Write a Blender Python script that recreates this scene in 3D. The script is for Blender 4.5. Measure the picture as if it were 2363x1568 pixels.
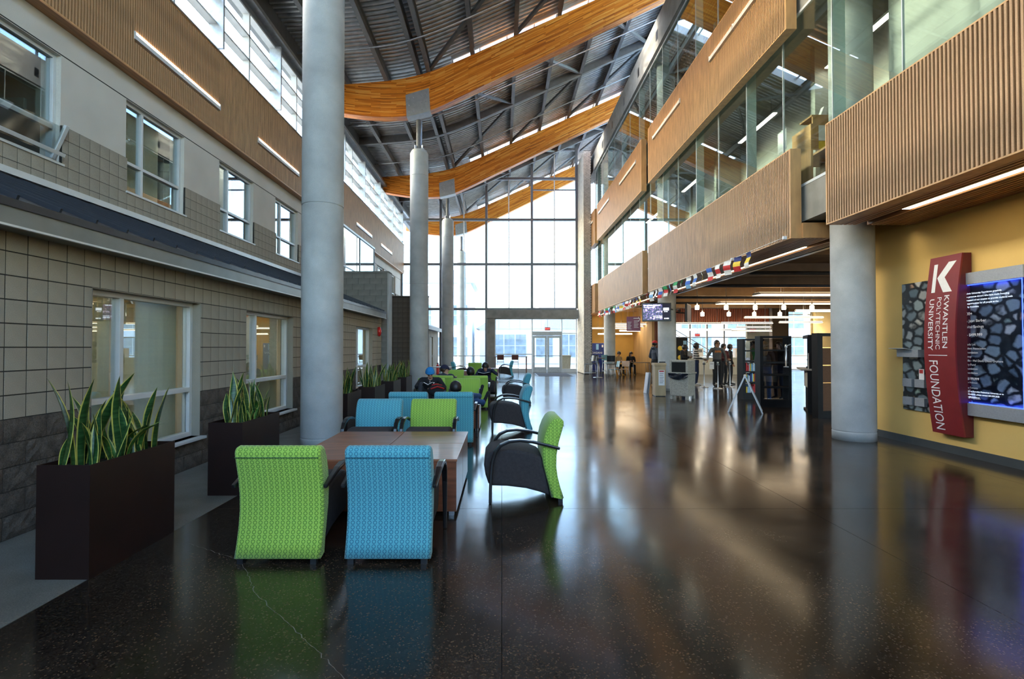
import bpy, math, random
from mathutils import Vector, Matrix
random.seed(11)
for _o in list(bpy.data.objects):
    bpy.data.objects.remove(_o)
S = bpy.context.scene
COL = S.collection
PI = math.pi
R = math.radians

# ------------------------------------------------------------------ camera, sky, sun, exposure
cam_d = bpy.data.cameras.new('camera')
cam_d.sensor_width = 36.0
cam_d.lens = 18.0
cam_d.shift_x = 0.00994
cam_d.clip_end = 400
cam = bpy.data.objects.new('camera', cam_d)
cam.location = (0, 0, 1.6)
cam.rotation_euler = (R(90.87), 0, 0)
COL.objects.link(cam)
S.camera = cam

W = bpy.data.worlds.new('sky')
S.world = W
W.use_nodes = True
_n = W.node_tree.nodes
_bg = _n['Background']
_sky = _n.new('ShaderNodeTexSky')
_sky.sky_type = 'NISHITA'
_sky.sun_disc = False
_sky.sun_elevation = R(24)
_sky.sun_rotation = R(-75)
_sky.air_density = 1.0
_sky.dust_density = 1.8
_sky.ozone_density = 1.2
W.node_tree.links.new(_sky.outputs[0], _bg.inputs['Color'])
_bg.inputs['Strength'].default_value = 1.3
SKY = _bg

_sd = bpy.data.lights.new('sun', 'SUN')
_sd.energy = 3.2
_sd.angle = R(0.8)
_sd.color = (1.0, 0.9, 0.74)
sun = bpy.data.objects.new('sun', _sd)
sun.rotation_euler = Vector((1.0, -0.22, -0.21)).to_track_quat('-Z', 'Y').to_euler()
sun.location = (-30, 0, 30)
COL.objects.link(sun)

S.view_settings.view_transform = 'Standard'
S.view_settings.look = 'None'
S.view_settings.exposure = 0.72
S.view_settings.gamma = 1.0
S.view_settings.use_curve_mapping = False
S.cycles.max_bounces = 7
S.cycles.diffuse_bounces = 4
S.cycles.glossy_bounces = 4
S.cycles.transmission_bounces = 4
S.cycles.transparent_max_bounces = 20
S.cycles.caustics_reflective = False
S.cycles.caustics_refractive = False
S.cycles.sample_clamp_indirect = 6.0
S.cycles.use_denoising = True

# ------------------------------------------------------------------ mesh builder
class MB:
    def __init__(self):
        self.v = []; self.f = []; self.mi = []; self.sm = []; self.uv = None
    def add(self, vs, fs, m=0, smooth=False):
        b = len(self.v)
        self.v.extend(tuple(p) for p in vs)
        for f in fs:
            self.f.append([b + i for i in f]); self.mi.append(m); self.sm.append(smooth)
        return self
    def box(self, x0, x1, y0, y1, z0, z1, m=0):
        if x0 > x1: x0, x1 = x1, x0
        if y0 > y1: y0, y1 = y1, y0
        if z0 > z1: z0, z1 = z1, z0
        vs = [(x0,y0,z0),(x1,y0,z0),(x1,y1,z0),(x0,y1,z0),(x0,y0,z1),(x1,y0,z1),(x1,y1,z1),(x0,y1,z1)]
        return self.add(vs, [(0,3,2,1),(4,5,6,7),(0,1,5,4),(1,2,6,5),(2,3,7,6),(3,0,4,7)], m)
    def obox(self, c, size, M=None, m=0):
        sx, sy, sz = (s / 2 for s in size)
        M = M or Matrix.Identity(3)
        c = Vector(c)
        vs = [c + M @ Vector(p) for p in ((-sx,-sy,-sz),(sx,-sy,-sz),(sx,sy,-sz),(-sx,sy,-sz),(-sx,-sy,sz),(sx,-sy,sz),(sx,sy,sz),(-sx,sy,sz))]
        return self.add(vs, [(0,3,2,1),(4,5,6,7),(0,1,5,4),(1,2,6,5),(2,3,7,6),(3,0,4,7)], m)
    def bar(self, a, b, w, h, m=0):
        """rectangular bar from a to b, w sideways, h up"""
        a = Vector(a); b = Vector(b); d = (b - a)
        L = d.length; d.normalize()
        up = Vector((0,0,1))
        if abs(d.z) > 0.99: up = Vector((0,1,0))
        s = d.cross(up).normalized(); u = s.cross(d)
        M = Matrix((s, d, u)).transposed()
        return self.obox((a + b) / 2, (w, L, h), M, m)
    def prism(self, pts, axis, a0, a1, m=0, smooth=False):
        """polygon pts (two coordinates) pushed along an axis: x gives (y,z), y gives (x,z), z gives (x,y)"""
        def P(p, a):
            return {'x': (a, p[0], p[1]), 'y': (p[0], a, p[1]), 'z': (p[0], p[1], a)}[axis]
        n = len(pts)
        vs = [P(p, a0) for p in pts] + [P(p, a1) for p in pts]
        b = len(self.v)
        self.v.extend(vs)
        for i in range(n):
            j = (i + 1) % n
            self.f.append([b+i, b+j, b+n+j, b+n+i]); self.mi.append(m); self.sm.append(smooth)
        self.f.append([b+i for i in range(n)][::-1]); self.mi.append(m); self.sm.append(False)
        self.f.append([b+n+i for i in range(n)]); self.mi.append(m); self.sm.append(False)
        return self
    def tube(self, pts, r, n=10, m=0, smooth=True, caps=True, flat=1.0, side=None):
        """round (or flattened) tube along points; r may be a list"""
        pts = [Vector(p) for p in pts]
        k = len(pts)
        rs = r if isinstance(r, (list, tuple)) else [r] * k
        b = len(self.v)
        prev = None
        for i, p in enumerate(pts):
            d = (pts[min(i+1, k-1)] - pts[max(i-1, 0)]).normalized()
            if side is not None:
                s = Vector(side); s = (s - d * s.dot(d)).normalized()
            elif prev is None:
                s = d.cross(Vector((0,0,1)) if abs(d.z) < 0.9 else Vector((1,0,0))).normalized()
            else:
                s = (prev - d * prev.dot(d)).normalized()
            prev = s
            t = d.cross(s)
            for j in range(n):
                a = 2 * PI * j / n
                self.v.append(tuple(p + s * (rs[i] * math.cos(a)) + t * (rs[i] * flat * math.sin(a))))
        for i in range(k - 1):
            for j in range(n):
                q = (j + 1) % n
                self.f.append([b+i*n+j, b+i*n+q, b+(i+1)*n+q, b+(i+1)*n+j]); self.mi.append(m); self.sm.append(smooth)
        if caps:
            self.f.append([b+j for j in range(n)][::-1]); self.mi.append(m); self.sm.append(False)
            self.f.append([b+(k-1)*n+j for j in range(n)]); self.mi.append(m); self.sm.append(False)
        return self
    def strip(self, pts, w, t, side, m=0, smooth=True):
        """rectangular section band along points, w along side, t across"""
        pts = [Vector(p) for p in pts]; k = len(pts); b = len(self.v)
        for i, p in enumerate(pts):
            d = (pts[min(i+1, k-1)] - pts[max(i-1, 0)]).normalized()
            s = Vector(side); s = (s - d * s.dot(d)).normalized(); q = d.cross(s)
            ww = w[i] if isinstance(w, (list, tuple)) else w
            tt = t[i] if isinstance(t, (list, tuple)) else t
            for a, c in ((-1,-1),(1,-1),(1,1),(-1,1)):
                self.v.append(tuple(p + s * (a * ww / 2) + q * (c * tt / 2)))
        for i in range(k - 1):
            for j in range(4):
                q2 = (j + 1) % 4
                self.f.append([b+i*4+j, b+i*4+q2, b+(i+1)*4+q2, b+(i+1)*4+j]); self.mi.append(m); self.sm.append(False)
        self.f.append([b+3, b+2, b+1, b]); self.mi.append(m); self.sm.append(False)
        e = b + (k-1)*4
        self.f.append([e, e+1, e+2, e+3]); self.mi.append(m); self.sm.append(False)
        return self
    def lathe(self, prof, c=(0,0,0), n=24, m=0, smooth=True, caps=True):
        b = len(self.v); k = len(prof)
        for r, z in prof:
            for j in range(n):
                a = 2 * PI * j / n
                self.v.append((c[0] + r * math.cos(a), c[1] + r * math.sin(a), c[2] + z))
        for i in range(k - 1):
            for j in range(n):
                q = (j + 1) % n
                self.f.append([b+i*n+j, b+i*n+q, b+(i+1)*n+q, b+(i+1)*n+j]); self.mi.append(m); self.sm.append(smooth)
        if caps:
            self.f.append([b+j for j in range(n)][::-1]); self.mi.append(m); self.sm.append(False)
            self.f.append([b+(k-1)*n+j for j in range(n)]); self.mi.append(m); self.sm.append(False)
        return self
    def ball(self, c, r, sx=1, sy=1, sz=1, n=12, k=8, m=0, M=None):
        b = len(self.v); c = Vector(c)
        for i in range(k + 1):
            th = PI * i / k
            for j in range(n):
                a = 2 * PI * j / n
                p = Vector((r*sx*math.sin(th)*math.cos(a), r*sy*math.sin(th)*math.sin(a), -r*sz*math.cos(th)))
                if M: p = M @ p
                self.v.append(tuple(c + p))
        for i in range(k):
            for j in range(n):
                q = (j + 1) % n
                self.f.append([b+i*n+j, b+i*n+q, b+(i+1)*n+q, b+(i+1)*n+j]); self.mi.append(m); self.sm.append(True)
        return self
    def grid(self, fn, nu, nv, m=0, smooth=True):
        b = len(self.v)
        for i in range(nu + 1):
            for j in range(nv + 1):
                self.v.append(tuple(fn(i / nu, j / nv)))
        for i in range(nu):
            for j in range(nv):
                self.f.append([b+i*(nv+1)+j, b+(i+1)*(nv+1)+j, b+(i+1)*(nv+1)+j+1, b+i*(nv+1)+j+1]); self.mi.append(m); self.sm.append(smooth)
        return self
    def mesh(self, name, mats):
        me = bpy.data.meshes.new(name)
        me.from_pydata(self.v, [], self.f)
        if not isinstance(mats, (list, tuple)): mats = [mats]
        for mt in mats: me.materials.append(mt)
        me.polygons.foreach_set('material_index', self.mi)
        me.polygons.foreach_set('use_smooth', self.sm)
        me.update()
        return me
    def build(self, name, mats, parent=None, bevel=0.0, loc=None, seg=2):
        me = self.mesh(name, mats)
        o = bpy.data.objects.new(name, me)
        COL.objects.link(o)
        if parent is not None: o.parent = parent
        if loc is not None: o.location = loc
        if bevel:
            b = o.modifiers.new('bevel', 'BEVEL'); b.width = bevel; b.segments = seg; b.limit_method = 'ANGLE'; b.angle_limit = R(40)
        return o

def tag(o, label=None, cat=None, group=None, kind=None):
    if label: o['label'] = label
    if cat: o['category'] = cat
    if group: o['group'] = group
    if kind: o['kind'] = kind
    return o
def thing(name, label, cat, loc=(0,0,0), rz=0.0, group=None, kind=None):
    o = bpy.data.objects.new(name, None)
    o.empty_display_size = 0.1
    COL.objects.link(o)
    o.location = loc; o.rotation_euler = (0, 0, rz)
    return tag(o, label, cat, group, kind)
def struct(name, label, cat, loc=(0,0,0), rz=0.0):
    return thing(name, label, cat, loc, rz, None, 'structure')
def inst(name, me, parent=None, loc=None, rot=None, scale=None):
    o = bpy.data.objects.new(name, me)
    COL.objects.link(o)
    if parent is not None: o.parent = parent
    if loc is not None: o.location = loc
    if rot is not None: o.rotation_euler = rot
    if scale is not None: o.scale = scale
    return o
def copy_tree(o, parent=None, loc=None, rz=None, label=None, group=None):
    c = o.copy(); COL.objects.link(c)
    if parent is not None: c.parent = parent
    if loc is not None: c.location = loc
    if rz is not None: c.rotation_euler = (0, 0, rz)
    if label: c['label'] = label
    if group: c['group'] = group
    for ch in list(o.children):
        copy_tree(ch, c)
    return c
def bx(name, b, mt, parent=None, bevel=0.0):
    return MB().box(*b).build(name, mt, parent, bevel)

# ------------------------------------------------------------------ materials
MATS = {}
def mat(name, col, rough=0.6, metal=0.0, scale=12.0, amt=0.12, bump=0.0, bscale=None, detail=4.0, coat=0.0, stretch=None, spec=0.5, col2=None, fine=0.0, fscale=300.0, rvar=0.0):
    m = bpy.data.materials.new(name); m.use_nodes = True
    nt = m.node_tree; N = nt.nodes; L = nt.links
    p = N['Principled BSDF']
    p.inputs['Roughness'].default_value = rough
    p.inputs['Metallic'].default_value = metal
    p.inputs['Specular IOR Level'].default_value = spec
    if coat:
        p.inputs['Coat Weight'].default_value = coat
        p.inputs['Coat Roughness'].default_value = 0.08
    tc = N.new('ShaderNodeTexCoord')
    mp = N.new('ShaderNodeMapping')
    L.new(tc.outputs['Object'], mp.inputs['Vector'])
    if stretch: mp.inputs['Scale'].default_value = stretch
    nz = N.new('ShaderNodeTexNoise')
    nz.inputs['Scale'].default_value = scale; nz.inputs['Detail'].default_value = detail
    L.new(mp.outputs[0], nz.inputs['Vector'])
    rp = N.new('ShaderNodeValToRGB')
    c2 = col2 or tuple(min(1, c * (1 + amt)) for c in col)
    c1 = tuple(c * (1 - amt) for c in col)
    rp.color_ramp.elements[0].position = 0.3; rp.color_ramp.elements[1].position = 0.7
    rp.color_ramp.elements[0].color = (*c1, 1); rp.color_ramp.elements[1].color = (*c2, 1)
    L.new(nz.outputs['Fac'], rp.inputs['Fac'])
    out = rp.outputs['Color']
    if fine:
        n2 = N.new('ShaderNodeTexNoise'); n2.inputs['Scale'].default_value = fscale; n2.inputs['Detail'].default_value = 2
        L.new(tc.outputs['Object'], n2.inputs['Vector'])
        mr = N.new('ShaderNodeMapRange'); mr.inputs['From Min'].default_value = 0.3; mr.inputs['From Max'].default_value = 0.7
        mr.inputs['To Min'].default_value = 1 - fine; mr.inputs['To Max'].default_value = 1 + fine
        L.new(n2.outputs['Fac'], mr.inputs['Value'])
        mx = N.new('ShaderNodeVectorMath'); mx.operation = 'SCALE'
        L.new(out, mx.inputs[0]); L.new(mr.outputs[0], mx.inputs['Scale'])
        out = mx.outputs[0]
    L.new(out, p.inputs['Base Color'])
    if rvar:
        mr2 = N.new('ShaderNodeMapRange'); mr2.inputs['To Min'].default_value = max(0.02, rough - rvar); mr2.inputs['To Max'].default_value = rough + rvar
        L.new(nz.outputs['Fac'], mr2.inputs['Value']); L.new(mr2.outputs[0], p.inputs['Roughness'])
    if bump:
        nb = N.new('ShaderNodeTexNoise'); nb.inputs['Scale'].default_value = bscale or scale * 6; nb.inputs['Detail'].default_value = 4
        L.new(mp.outputs[0], nb.inputs['Vector'])
        bp = N.new('ShaderNodeBump'); bp.inputs['Strength'].default_value = bump; bp.inputs['Distance'].default_value = 0.01
        L.new(nb.outputs['Fac'], bp.inputs['Height']); L.new(bp.outputs['Normal'], p.inputs['Normal'])
    MATS[name] = m
    return m
def emit(name, col, strength):
    m = bpy.data.materials.new(name); m.use_nodes = True
    p = m.node_tree.nodes['Principled BSDF']
    p.inputs['Base Color'].default_value = (*col, 1)
    p.inputs['Emission Color'].default_value = (*col, 1)
    p.inputs['Emission Strength'].default_value = strength
    MATS[name] = m
    return m
def glass(name, tint=(0.93, 0.97, 0.96), base=0.035, rough=0.0, top=1.0, power=5.0):
    m = bpy.data.materials.new(name); m.use_nodes = True
    nt = m.node_tree; N = nt.nodes; L = nt.links
    N.remove(N['Principled BSDF'])
    out = N['Material Output']
    lw = N.new('ShaderNodeLayerWeight'); lw.inputs['Blend'].default_value = 0.5
    pw = N.new('ShaderNodeMath'); pw.operation = 'POWER'; pw.inputs[1].default_value = power
    L.new(lw.outputs['Facing'], pw.inputs[0])
    mr = N.new('ShaderNodeMapRange'); mr.inputs['To Min'].default_value = base; mr.inputs['To Max'].default_value = top
    L.new(pw.outputs[0], mr.inputs['Value'])
    tr = N.new('ShaderNodeBsdfTransparent'); tr.inputs['Color'].default_value = (*tint, 1)
    gl = N.new('ShaderNodeBsdfGlossy'); gl.inputs['Roughness'].default_value = rough; gl.inputs['Color'].default_value = (0.95, 1, 1, 1)
    mx = N.new('ShaderNodeMixShader')
    L.new(mr.outputs[0], mx.inputs['Fac']); L.new(tr.outputs[0], mx.inputs[1]); L.new(gl.outputs[0], mx.inputs[2])
    L.new(mx.outputs[0], out.inputs['Surface'])
    MATS[name] = m
    return m

concrete = mat('concrete', (0.4, 0.41, 0.4), 0.75, scale=2.2, amt=0.16, bump=0.15, bscale=60, fine=0.16, fscale=260)
concrete_dk = mat('concrete_beam', (0.25, 0.24, 0.21), 0.8, scale=3, amt=0.18, bump=0.15, bscale=50, fine=0.14)
block_m = mat('block_face', (0.33, 0.295, 0.235), 0.85, scale=1.5, amt=0.14, bump=0.35, bscale=120, fine=0.2, fscale=220)
mortar_m = mat('mortar', (0.03, 0.027, 0.022), 0.95, scale=10, amt=0.2)
stucco_m = mat('stucco', (0.6, 0.57, 0.51), 0.9, scale=1.2, amt=0.08, bump=0.4, bscale=160, fine=0.18, fscale=260)
split_m = mat('split_face_block', (0.085, 0.068, 0.053), 0.92, scale=7, amt=0.35, bump=0.9, bscale=45, fine=0.35, fscale=120)
greyblock_m = mat('grey_block', (0.2, 0.195, 0.175), 0.88, scale=3, amt=0.2, bump=0.4, bscale=90, fine=0.16)
brownblock_m = mat('brown_block', (0.125, 0.1, 0.08), 0.88, scale=3, amt=0.25, bump=0.5, bscale=90, fine=0.2)
alu = mat('white_aluminium', (0.62, 0.64, 0.64), 0.4, 0.1, scale=5, amt=0.05)
steel_dk = mat('grey_painted_steel', (0.13, 0.14, 0.155), 0.45, 0.2, scale=6, amt=0.1)
steel_m = mat('roof_steel', (0.17, 0.175, 0.18), 0.5, 0.15, scale=6, amt=0.12)
galv = mat('galvanised_steel', (0.5, 0.52, 0.54), 0.35, 0.75, scale=9, amt=0.15, rvar=0.08)
deck_m = mat('metal_deck', (0.42, 0.43, 0.43), 0.38, 0.45, scale=4, amt=0.2, rvar=0.1)
roofmetal = mat('dark_standing_seam', (0.035, 0.038, 0.048), 0.35, 0.3, scale=4, amt=0.15)
fascia_m = mat('fascia_metal', (0.2, 0.215, 0.21), 0.4, 0.3, scale=3, amt=0.12, fine=0.08)
oak = mat('oak_slat', (0.44, 0.25, 0.12), 0.5, scale=3, amt=0.28, stretch=(6, 6, 0.6), fine=0.12, fscale=90)
oak_h = mat('oak_soffit', (0.4, 0.19, 0.075), 0.45, scale=3, amt=0.3, stretch=(8, 0.5, 8), fine=0.1)
gap_shade_m = mat('slat_gap_shade', (0.02, 0.011, 0.007), 0.9, scale=5, amt=0.2)  # near-black colour paints deep shade into the gaps between slats
oak_edge = mat('oak_edge', (0.55, 0.3, 0.12), 0.5, scale=4, amt=0.2, stretch=(2, 2, 0.5), fine=0.12, fscale=200)
yellow_m = mat('yellow_paint', (0.7, 0.45, 0.135), 0.75, scale=1.5, amt=0.06, fine=0.08, fscale=200)
plaster = mat('grey_plaster', (0.42, 0.43, 0.39), 0.85, scale=1.2, amt=0.12, fine=0.05)
darkbase = mat('dark_baseboard', (0.05, 0.055, 0.055), 0.5, scale=5, amt=0.1)
black_m = mat('black_paint', (0.012, 0.012, 0.013), 0.35, scale=8, amt=0.2)
win_glass = glass('window_glass', (0.88, 0.93, 0.93), 0.13, power=3.6)
clear_glass = glass('clear_glass', (0.93, 0.97, 0.97), 0.02, power=4.5)
right_glass = glass('atrium_glass', (0.9, 0.95, 0.92), 0.04, power=3.6)
soffit_e = emit('soffit_diffuser', (1.0, 0.78, 0.48), 7.0)
lamp_m = emit('lamp_diffuser', (1.0, 0.82, 0.58), 8.0)
room_fill = emit('room_fill', (1.0, 0.93, 0.8), 9.0)
lamp_dim = emit('lamp_tube', (1.0, 0.9, 0.76), 5.0)
# ------------------------------------------------------------------ special materials
def floor_material():
    m = bpy.data.materials.new('polished_concrete_floor'); m.use_nodes = True
    nt = m.node_tree; N = nt.nodes; L = nt.links; p = N['Principled BSDF']
    tc = N.new('ShaderNodeNewGeometry')
    big = N.new('ShaderNodeTexNoise'); big.inputs['Scale'].default_value = 0.7; big.inputs['Detail'].default_value = 6; big.inputs['Roughness'].default_value = 0.65
    L.new(tc.outputs['Position'], big.inputs['Vector'])
    r1 = N.new('ShaderNodeValToRGB')
    r1.color_ramp.elements[0].position = 0.33; r1.color_ramp.elements[0].color = (0.017, 0.0115, 0.008, 1)
    r1.color_ramp.elements[1].position = 0.68; r1.color_ramp.elements[1].color = (0.042, 0.029, 0.0195, 1)
    L.new(big.outputs['Fac'], r1.inputs['Fac'])
    vo = N.new('ShaderNodeTexVoronoi'); vo.inputs['Scale'].default_value = 125
    L.new(tc.outputs['Position'], vo.inputs['Vector'])
    r2 = N.new('ShaderNodeValToRGB')
    r2.color_ramp.interpolation = 'CONSTANT'
    r2.color_ramp.elements[0].color = (0.4, 0.4, 0.4, 1)
    e = r2.color_ramp.elements[1]; e.position = 0.3; e.color = (0.95, 0.95, 0.95, 1)
    e = r2.color_ramp.elements.new(0.72); e.color = (1.5, 1.45, 1.35, 1)
    e = r2.color_ramp.elements.new(0.93); e.color = (3.3, 3.0, 2.5, 1)
    sp = N.new('ShaderNodeSeparateColor'); L.new(vo.outputs['Color'], sp.inputs[0]); L.new(sp.outputs[0], r2.inputs['Fac'])
    mx = N.new('ShaderNodeVectorMath'); mx.operation = 'MULTIPLY'
    L.new(r1.outputs['Color'], mx.inputs[0]); L.new(r2.outputs['Color'], mx.inputs[1])
    L.new(mx.outputs[0], p.inputs['Base Color'])
    mr = N.new('ShaderNodeMapRange'); mr.inputs['From Min'].default_value = 0.3; mr.inputs['From Max'].default_value = 0.7
    mr.inputs['To Min'].default_value = 0.1; mr.inputs['To Max'].default_value = 0.2
    L.new(big.outputs['Fac'], mr.inputs['Value']); L.new(mr.outputs[0], p.inputs['Roughness'])
    p.inputs['Specular IOR Level'].default_value = 0.5
    nb = N.new('ShaderNodeTexNoise'); nb.inputs['Scale'].default_value = 3.0; nb.inputs['Detail'].default_value = 2
    L.new(tc.outputs['Position'], nb.inputs['Vector'])
    bp = N.new('ShaderNodeBump'); bp.inputs['Strength'].default_value = 0.06; bp.inputs['Distance'].default_value = 0.01
    L.new(nb.outputs['Fac'], bp.inputs['Height']); L.new(bp.outputs['Normal'], p.inputs['Normal'])
    return m
floor_m = floor_material()
strip_m = mat('plain_concrete_strip', (0.17, 0.16, 0.135), 0.5, scale=3, amt=0.18, fine=0.3, fscale=120)
groove_m = mat('floor_joint', (0.012, 0.011, 0.01), 0.8, scale=20, amt=0.2)

def glulam_material():
    m = bpy.data.materials.new('glulam_wood'); m.use_nodes = True
    nt = m.node_tree; N = nt.nodes; L = nt.links; p = N['Principled BSDF']
    uv = N.new('ShaderNodeUVMap'); uv.uv_map = 'uv'
    br = N.new('ShaderNodeTexBrick')
    br.inputs['Color1'].default_value = (0, 0, 0, 1); br.inputs['Color2'].default_value = (1, 1, 1, 1); br.inputs['Mortar'].default_value = (0.15, 0.15, 0.15, 1)
    br.inputs['Scale'].default_value = 1.0; br.inputs['Mortar Size'].default_value = 0.003; br.inputs['Bias'].default_value = 0.0
    br.inputs['Brick Width'].default_value = 0.9; br.inputs['Row Height'].default_value = 0.042
    br.offset = 0.37; br.squash = 1.3; br.squash_frequency = 3
    L.new(uv.outputs[0], br.inputs['Vector'])
    mp = N.new('ShaderNodeMapping'); mp.inputs['Scale'].default_value = (1.2, 22, 1)
    L.new(uv.outputs[0], mp.inputs['Vector'])
    nz = N.new('ShaderNodeTexNoise'); nz.inputs['Scale'].default_value = 1.0; nz.inputs['Detail'].default_value = 6
    L.new(mp.outputs[0], nz.inputs['Vector'])
    ad = N.new('ShaderNodeMath'); ad.operation = 'MULTIPLY_ADD'; ad.inputs[1].default_value = 0.45
    L.new(br.outputs['Color'], ad.inputs[0]); 
    sc = N.new('ShaderNodeMath'); sc.operation = 'MULTIPLY'; sc.inputs[1].default_value = 0.62
    L.new(nz.outputs['Fac'], sc.inputs[0]); L.new(sc.outputs[0], ad.inputs[2])
    rp = N.new('ShaderNodeValToRGB')
    els = rp.color_ramp.elements
    els[0].position = 0.2; els[0].color = (0.26, 0.055, 0.004, 1)
    els[1].position = 0.85; els[1].color = (1.0, 0.52, 0.12, 1)
    e = els.new(0.45); e.color = (0.72, 0.2, 0.014, 1)
    e = els.new(0.62); e.color = (0.9, 0.31, 0.03, 1)
    L.new(ad.outputs[0], rp.inputs['Fac']); L.new(rp.outputs['Color'], p.inputs['Base Color'])
    p.inputs['Roughness'].default_value = 0.4
    return m
glulam_m = glulam_material()

# ------------------------------------------------------------------ floor
floor = struct('floor', 'polished dark brown concrete floor of the hall', 'floor')
bx('screed', (-2.86, 22, -6, 37, -0.2, -0.012), groove_m, floor)
xs = [-2.85, 0.0, 3.0, 6.1, 9.2, 12.3, 15.4, 18.5, 22.0]
ys = [-6.0, -1.2, 1.95, 5.1, 8.3, 11.4, 14.5, 17.6, 20.7, 23.8, 26.9, 30.0, 33.1, 37.0]
for i in range(len(xs) - 1):
    for j in range(len(ys) - 1):
        g = 0.0022
        MB().box(xs[i]+g, xs[i+1]-g, ys[j]+g, ys[j+1]-g, -0.05, 0.0).build('slab', floor_m, floor)
fs = struct('floor_edge', 'plain grey concrete strip of floor along the block wall', 'floor')
yy = -6.0
while yy < 33:
    y2 = min(33.0, yy + 3.0)
    MB().box(-6.5, -2.854, yy + 0.002, y2 - 0.002, -0.05, 0.001).build('slab', strip_m, fs)
    yy = y2
crack_m = mat('crack_fill', (0.16, 0.14, 0.11), 0.6, scale=40, amt=0.4)
def crack(pts, w):
    mb = MB(); P = []
    rnd = random.Random(3)
    for k in range(len(pts) - 1):
        a, b = Vector((*pts[k], 0)), Vector((*pts[k+1], 0))
        n = max(2, int((b - a).length / 0.035))
        for i in range(n):
            q = a.lerp(b, i / n); P.append((q.x + rnd.uniform(-.009, .009), q.y + rnd.uniform(-.009, .009)))
    vs = []; fcs = []
    for i, (x, y) in enumerate(P):
        ww = w * rnd.uniform(.35, 1.0)
        vs += [(x - ww, y, 0.0006), (x + ww, y, 0.0006)]
        if i: fcs.append((2*i-2, 2*i-1, 2*i+1, 2*i))
    mb.add(vs, fcs); return mb.build('crack', crack_m, floor)
crack([(-2.55, 4.2), (-1.95, 3.85), (-1.6, 3.35), (-1.25, 3.0), (-1.0, 2.75), (-0.76, 2.5), (-0.6, 2.3)], 0.0035)

# ------------------------------------------------------------------ openings helper and windows
def wall_x(mb, xa, xb, y0, y1, z0, z1, holes, m=0):
    """wall slab between planes xa and xb with rectangular holes (y0,y1,z0,z1)"""
    Y = sorted({y0, y1, *[c for h in holes for c in h[:2] if y0 < c < y1]})
    Z = sorted({z0, z1, *[c for h in holes for c in h[2:] if z0 < c < z1]})
    for k in range(len(Z) - 1):
        run = None
        for j in range(len(Y) - 1):
            ym, zm = (Y[j] + Y[j+1]) / 2, (Z[k] + Z[k+1]) / 2
            hole = any(h[0] < ym < h[1] and h[2] < zm < h[3] for h in holes)
            if hole:
                if run is not None: mb.box(xa, xb, run, Y[j], Z[k], Z[k+1], m); run = None
            elif run is None: run = Y[j]
        if run is not None: mb.box(xa, xb, run, y1, Z[k], Z[k+1], m)
    return mb
WN = [0]
def window_x(x, y0, y1, z0, z1, label, mull=(), trans=(), fw=0.05, fd=0.08, gm=None, fm=None, sill=None, open_sash=False, sx=1):
    """framed window lying in a plane of constant x"""
    WN[0] += 1
    gm = gm or win_glass; fm = fm or alu
    w = struct('window_%d' % WN[0], label, 'window')
    f = MB()
    f.box(x-fd/2, x+fd/2, y0, y0+fw, z0, z1); f.box(x-fd/2, x+fd/2, y1-fw, y1, z0, z1)
    f.box(x-fd/2, x+fd/2, y0+fw, y1-fw, z0, z0+fw); f.box(x-fd/2, x+fd/2, y0+fw, y1-fw, z1-fw, z1)
    f.build('frame', fm, w, 0.004)
    for my in mull: bx('mullion', (x-fd/2, x+fd/2, my-fw/2, my+fw/2, z0+fw, z1-fw), fm, w, 0.004)
    for tz in trans: bx('transom', (x-fd/2-.004, x+fd/2+.004, y0+fw, y1-fw, tz-fw/2, tz+fw/2), fm, w, 0.004)
    Y = [y0+fw] + sorted(mull) + [y1-fw]; Z = [z0+fw] + sorted(trans) + [z1-fw]
    for k in range(len(Z)-1):
        if open_sash and k == 0:
            continue
        for j in range(len(Y)-1):
            bx('pane', (x-.005, x+.005, Y[j], Y[j+1], Z[k], Z[k+1]), gm, w)
    if open_sash:
        a = R(-24); zt = Z[1]; h = zt - z0 - .02
        def T(d, y, s=0):                      # d down the sash from its hinge
            return Vector((x + .05 + math.sin(-a) * d + s * math.cos(a), y, zt - math.cos(a) * d))
        f = MB()
        n1, n2 = Vector((math.sin(-a), 0, -math.cos(a))), None
        for (ya, yb, da, db) in ((y0+.02, y0+.08, 0, h), (y1-.08, y1-.02, 0, h), (y0+.08, y1-.08, 0, .055), (y0+.08, y1-.08, h-.055, h)):
            c = T((da+db)/2, (ya+yb)/2)
            M = Matrix(((math.cos(a), 0, -math.sin(a)), (0, 1, 0), (math.sin(a), 0, math.cos(a))))
            f.obox(c, (.045, yb-ya, db-da), M)
        f.build('sash', fm, w, 0.004)
        f = MB(); f.obox(T(h/2, (y0+y1)/2), (.01, y1-y0-.16, h-.1), M); f.build('pane', gm, w)
    if sill: bx('window_sill', (x-.05, x+sill, y0-.03, y1+.03, z0-.035, z0), fm, w, 0.004)
    return w

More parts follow.
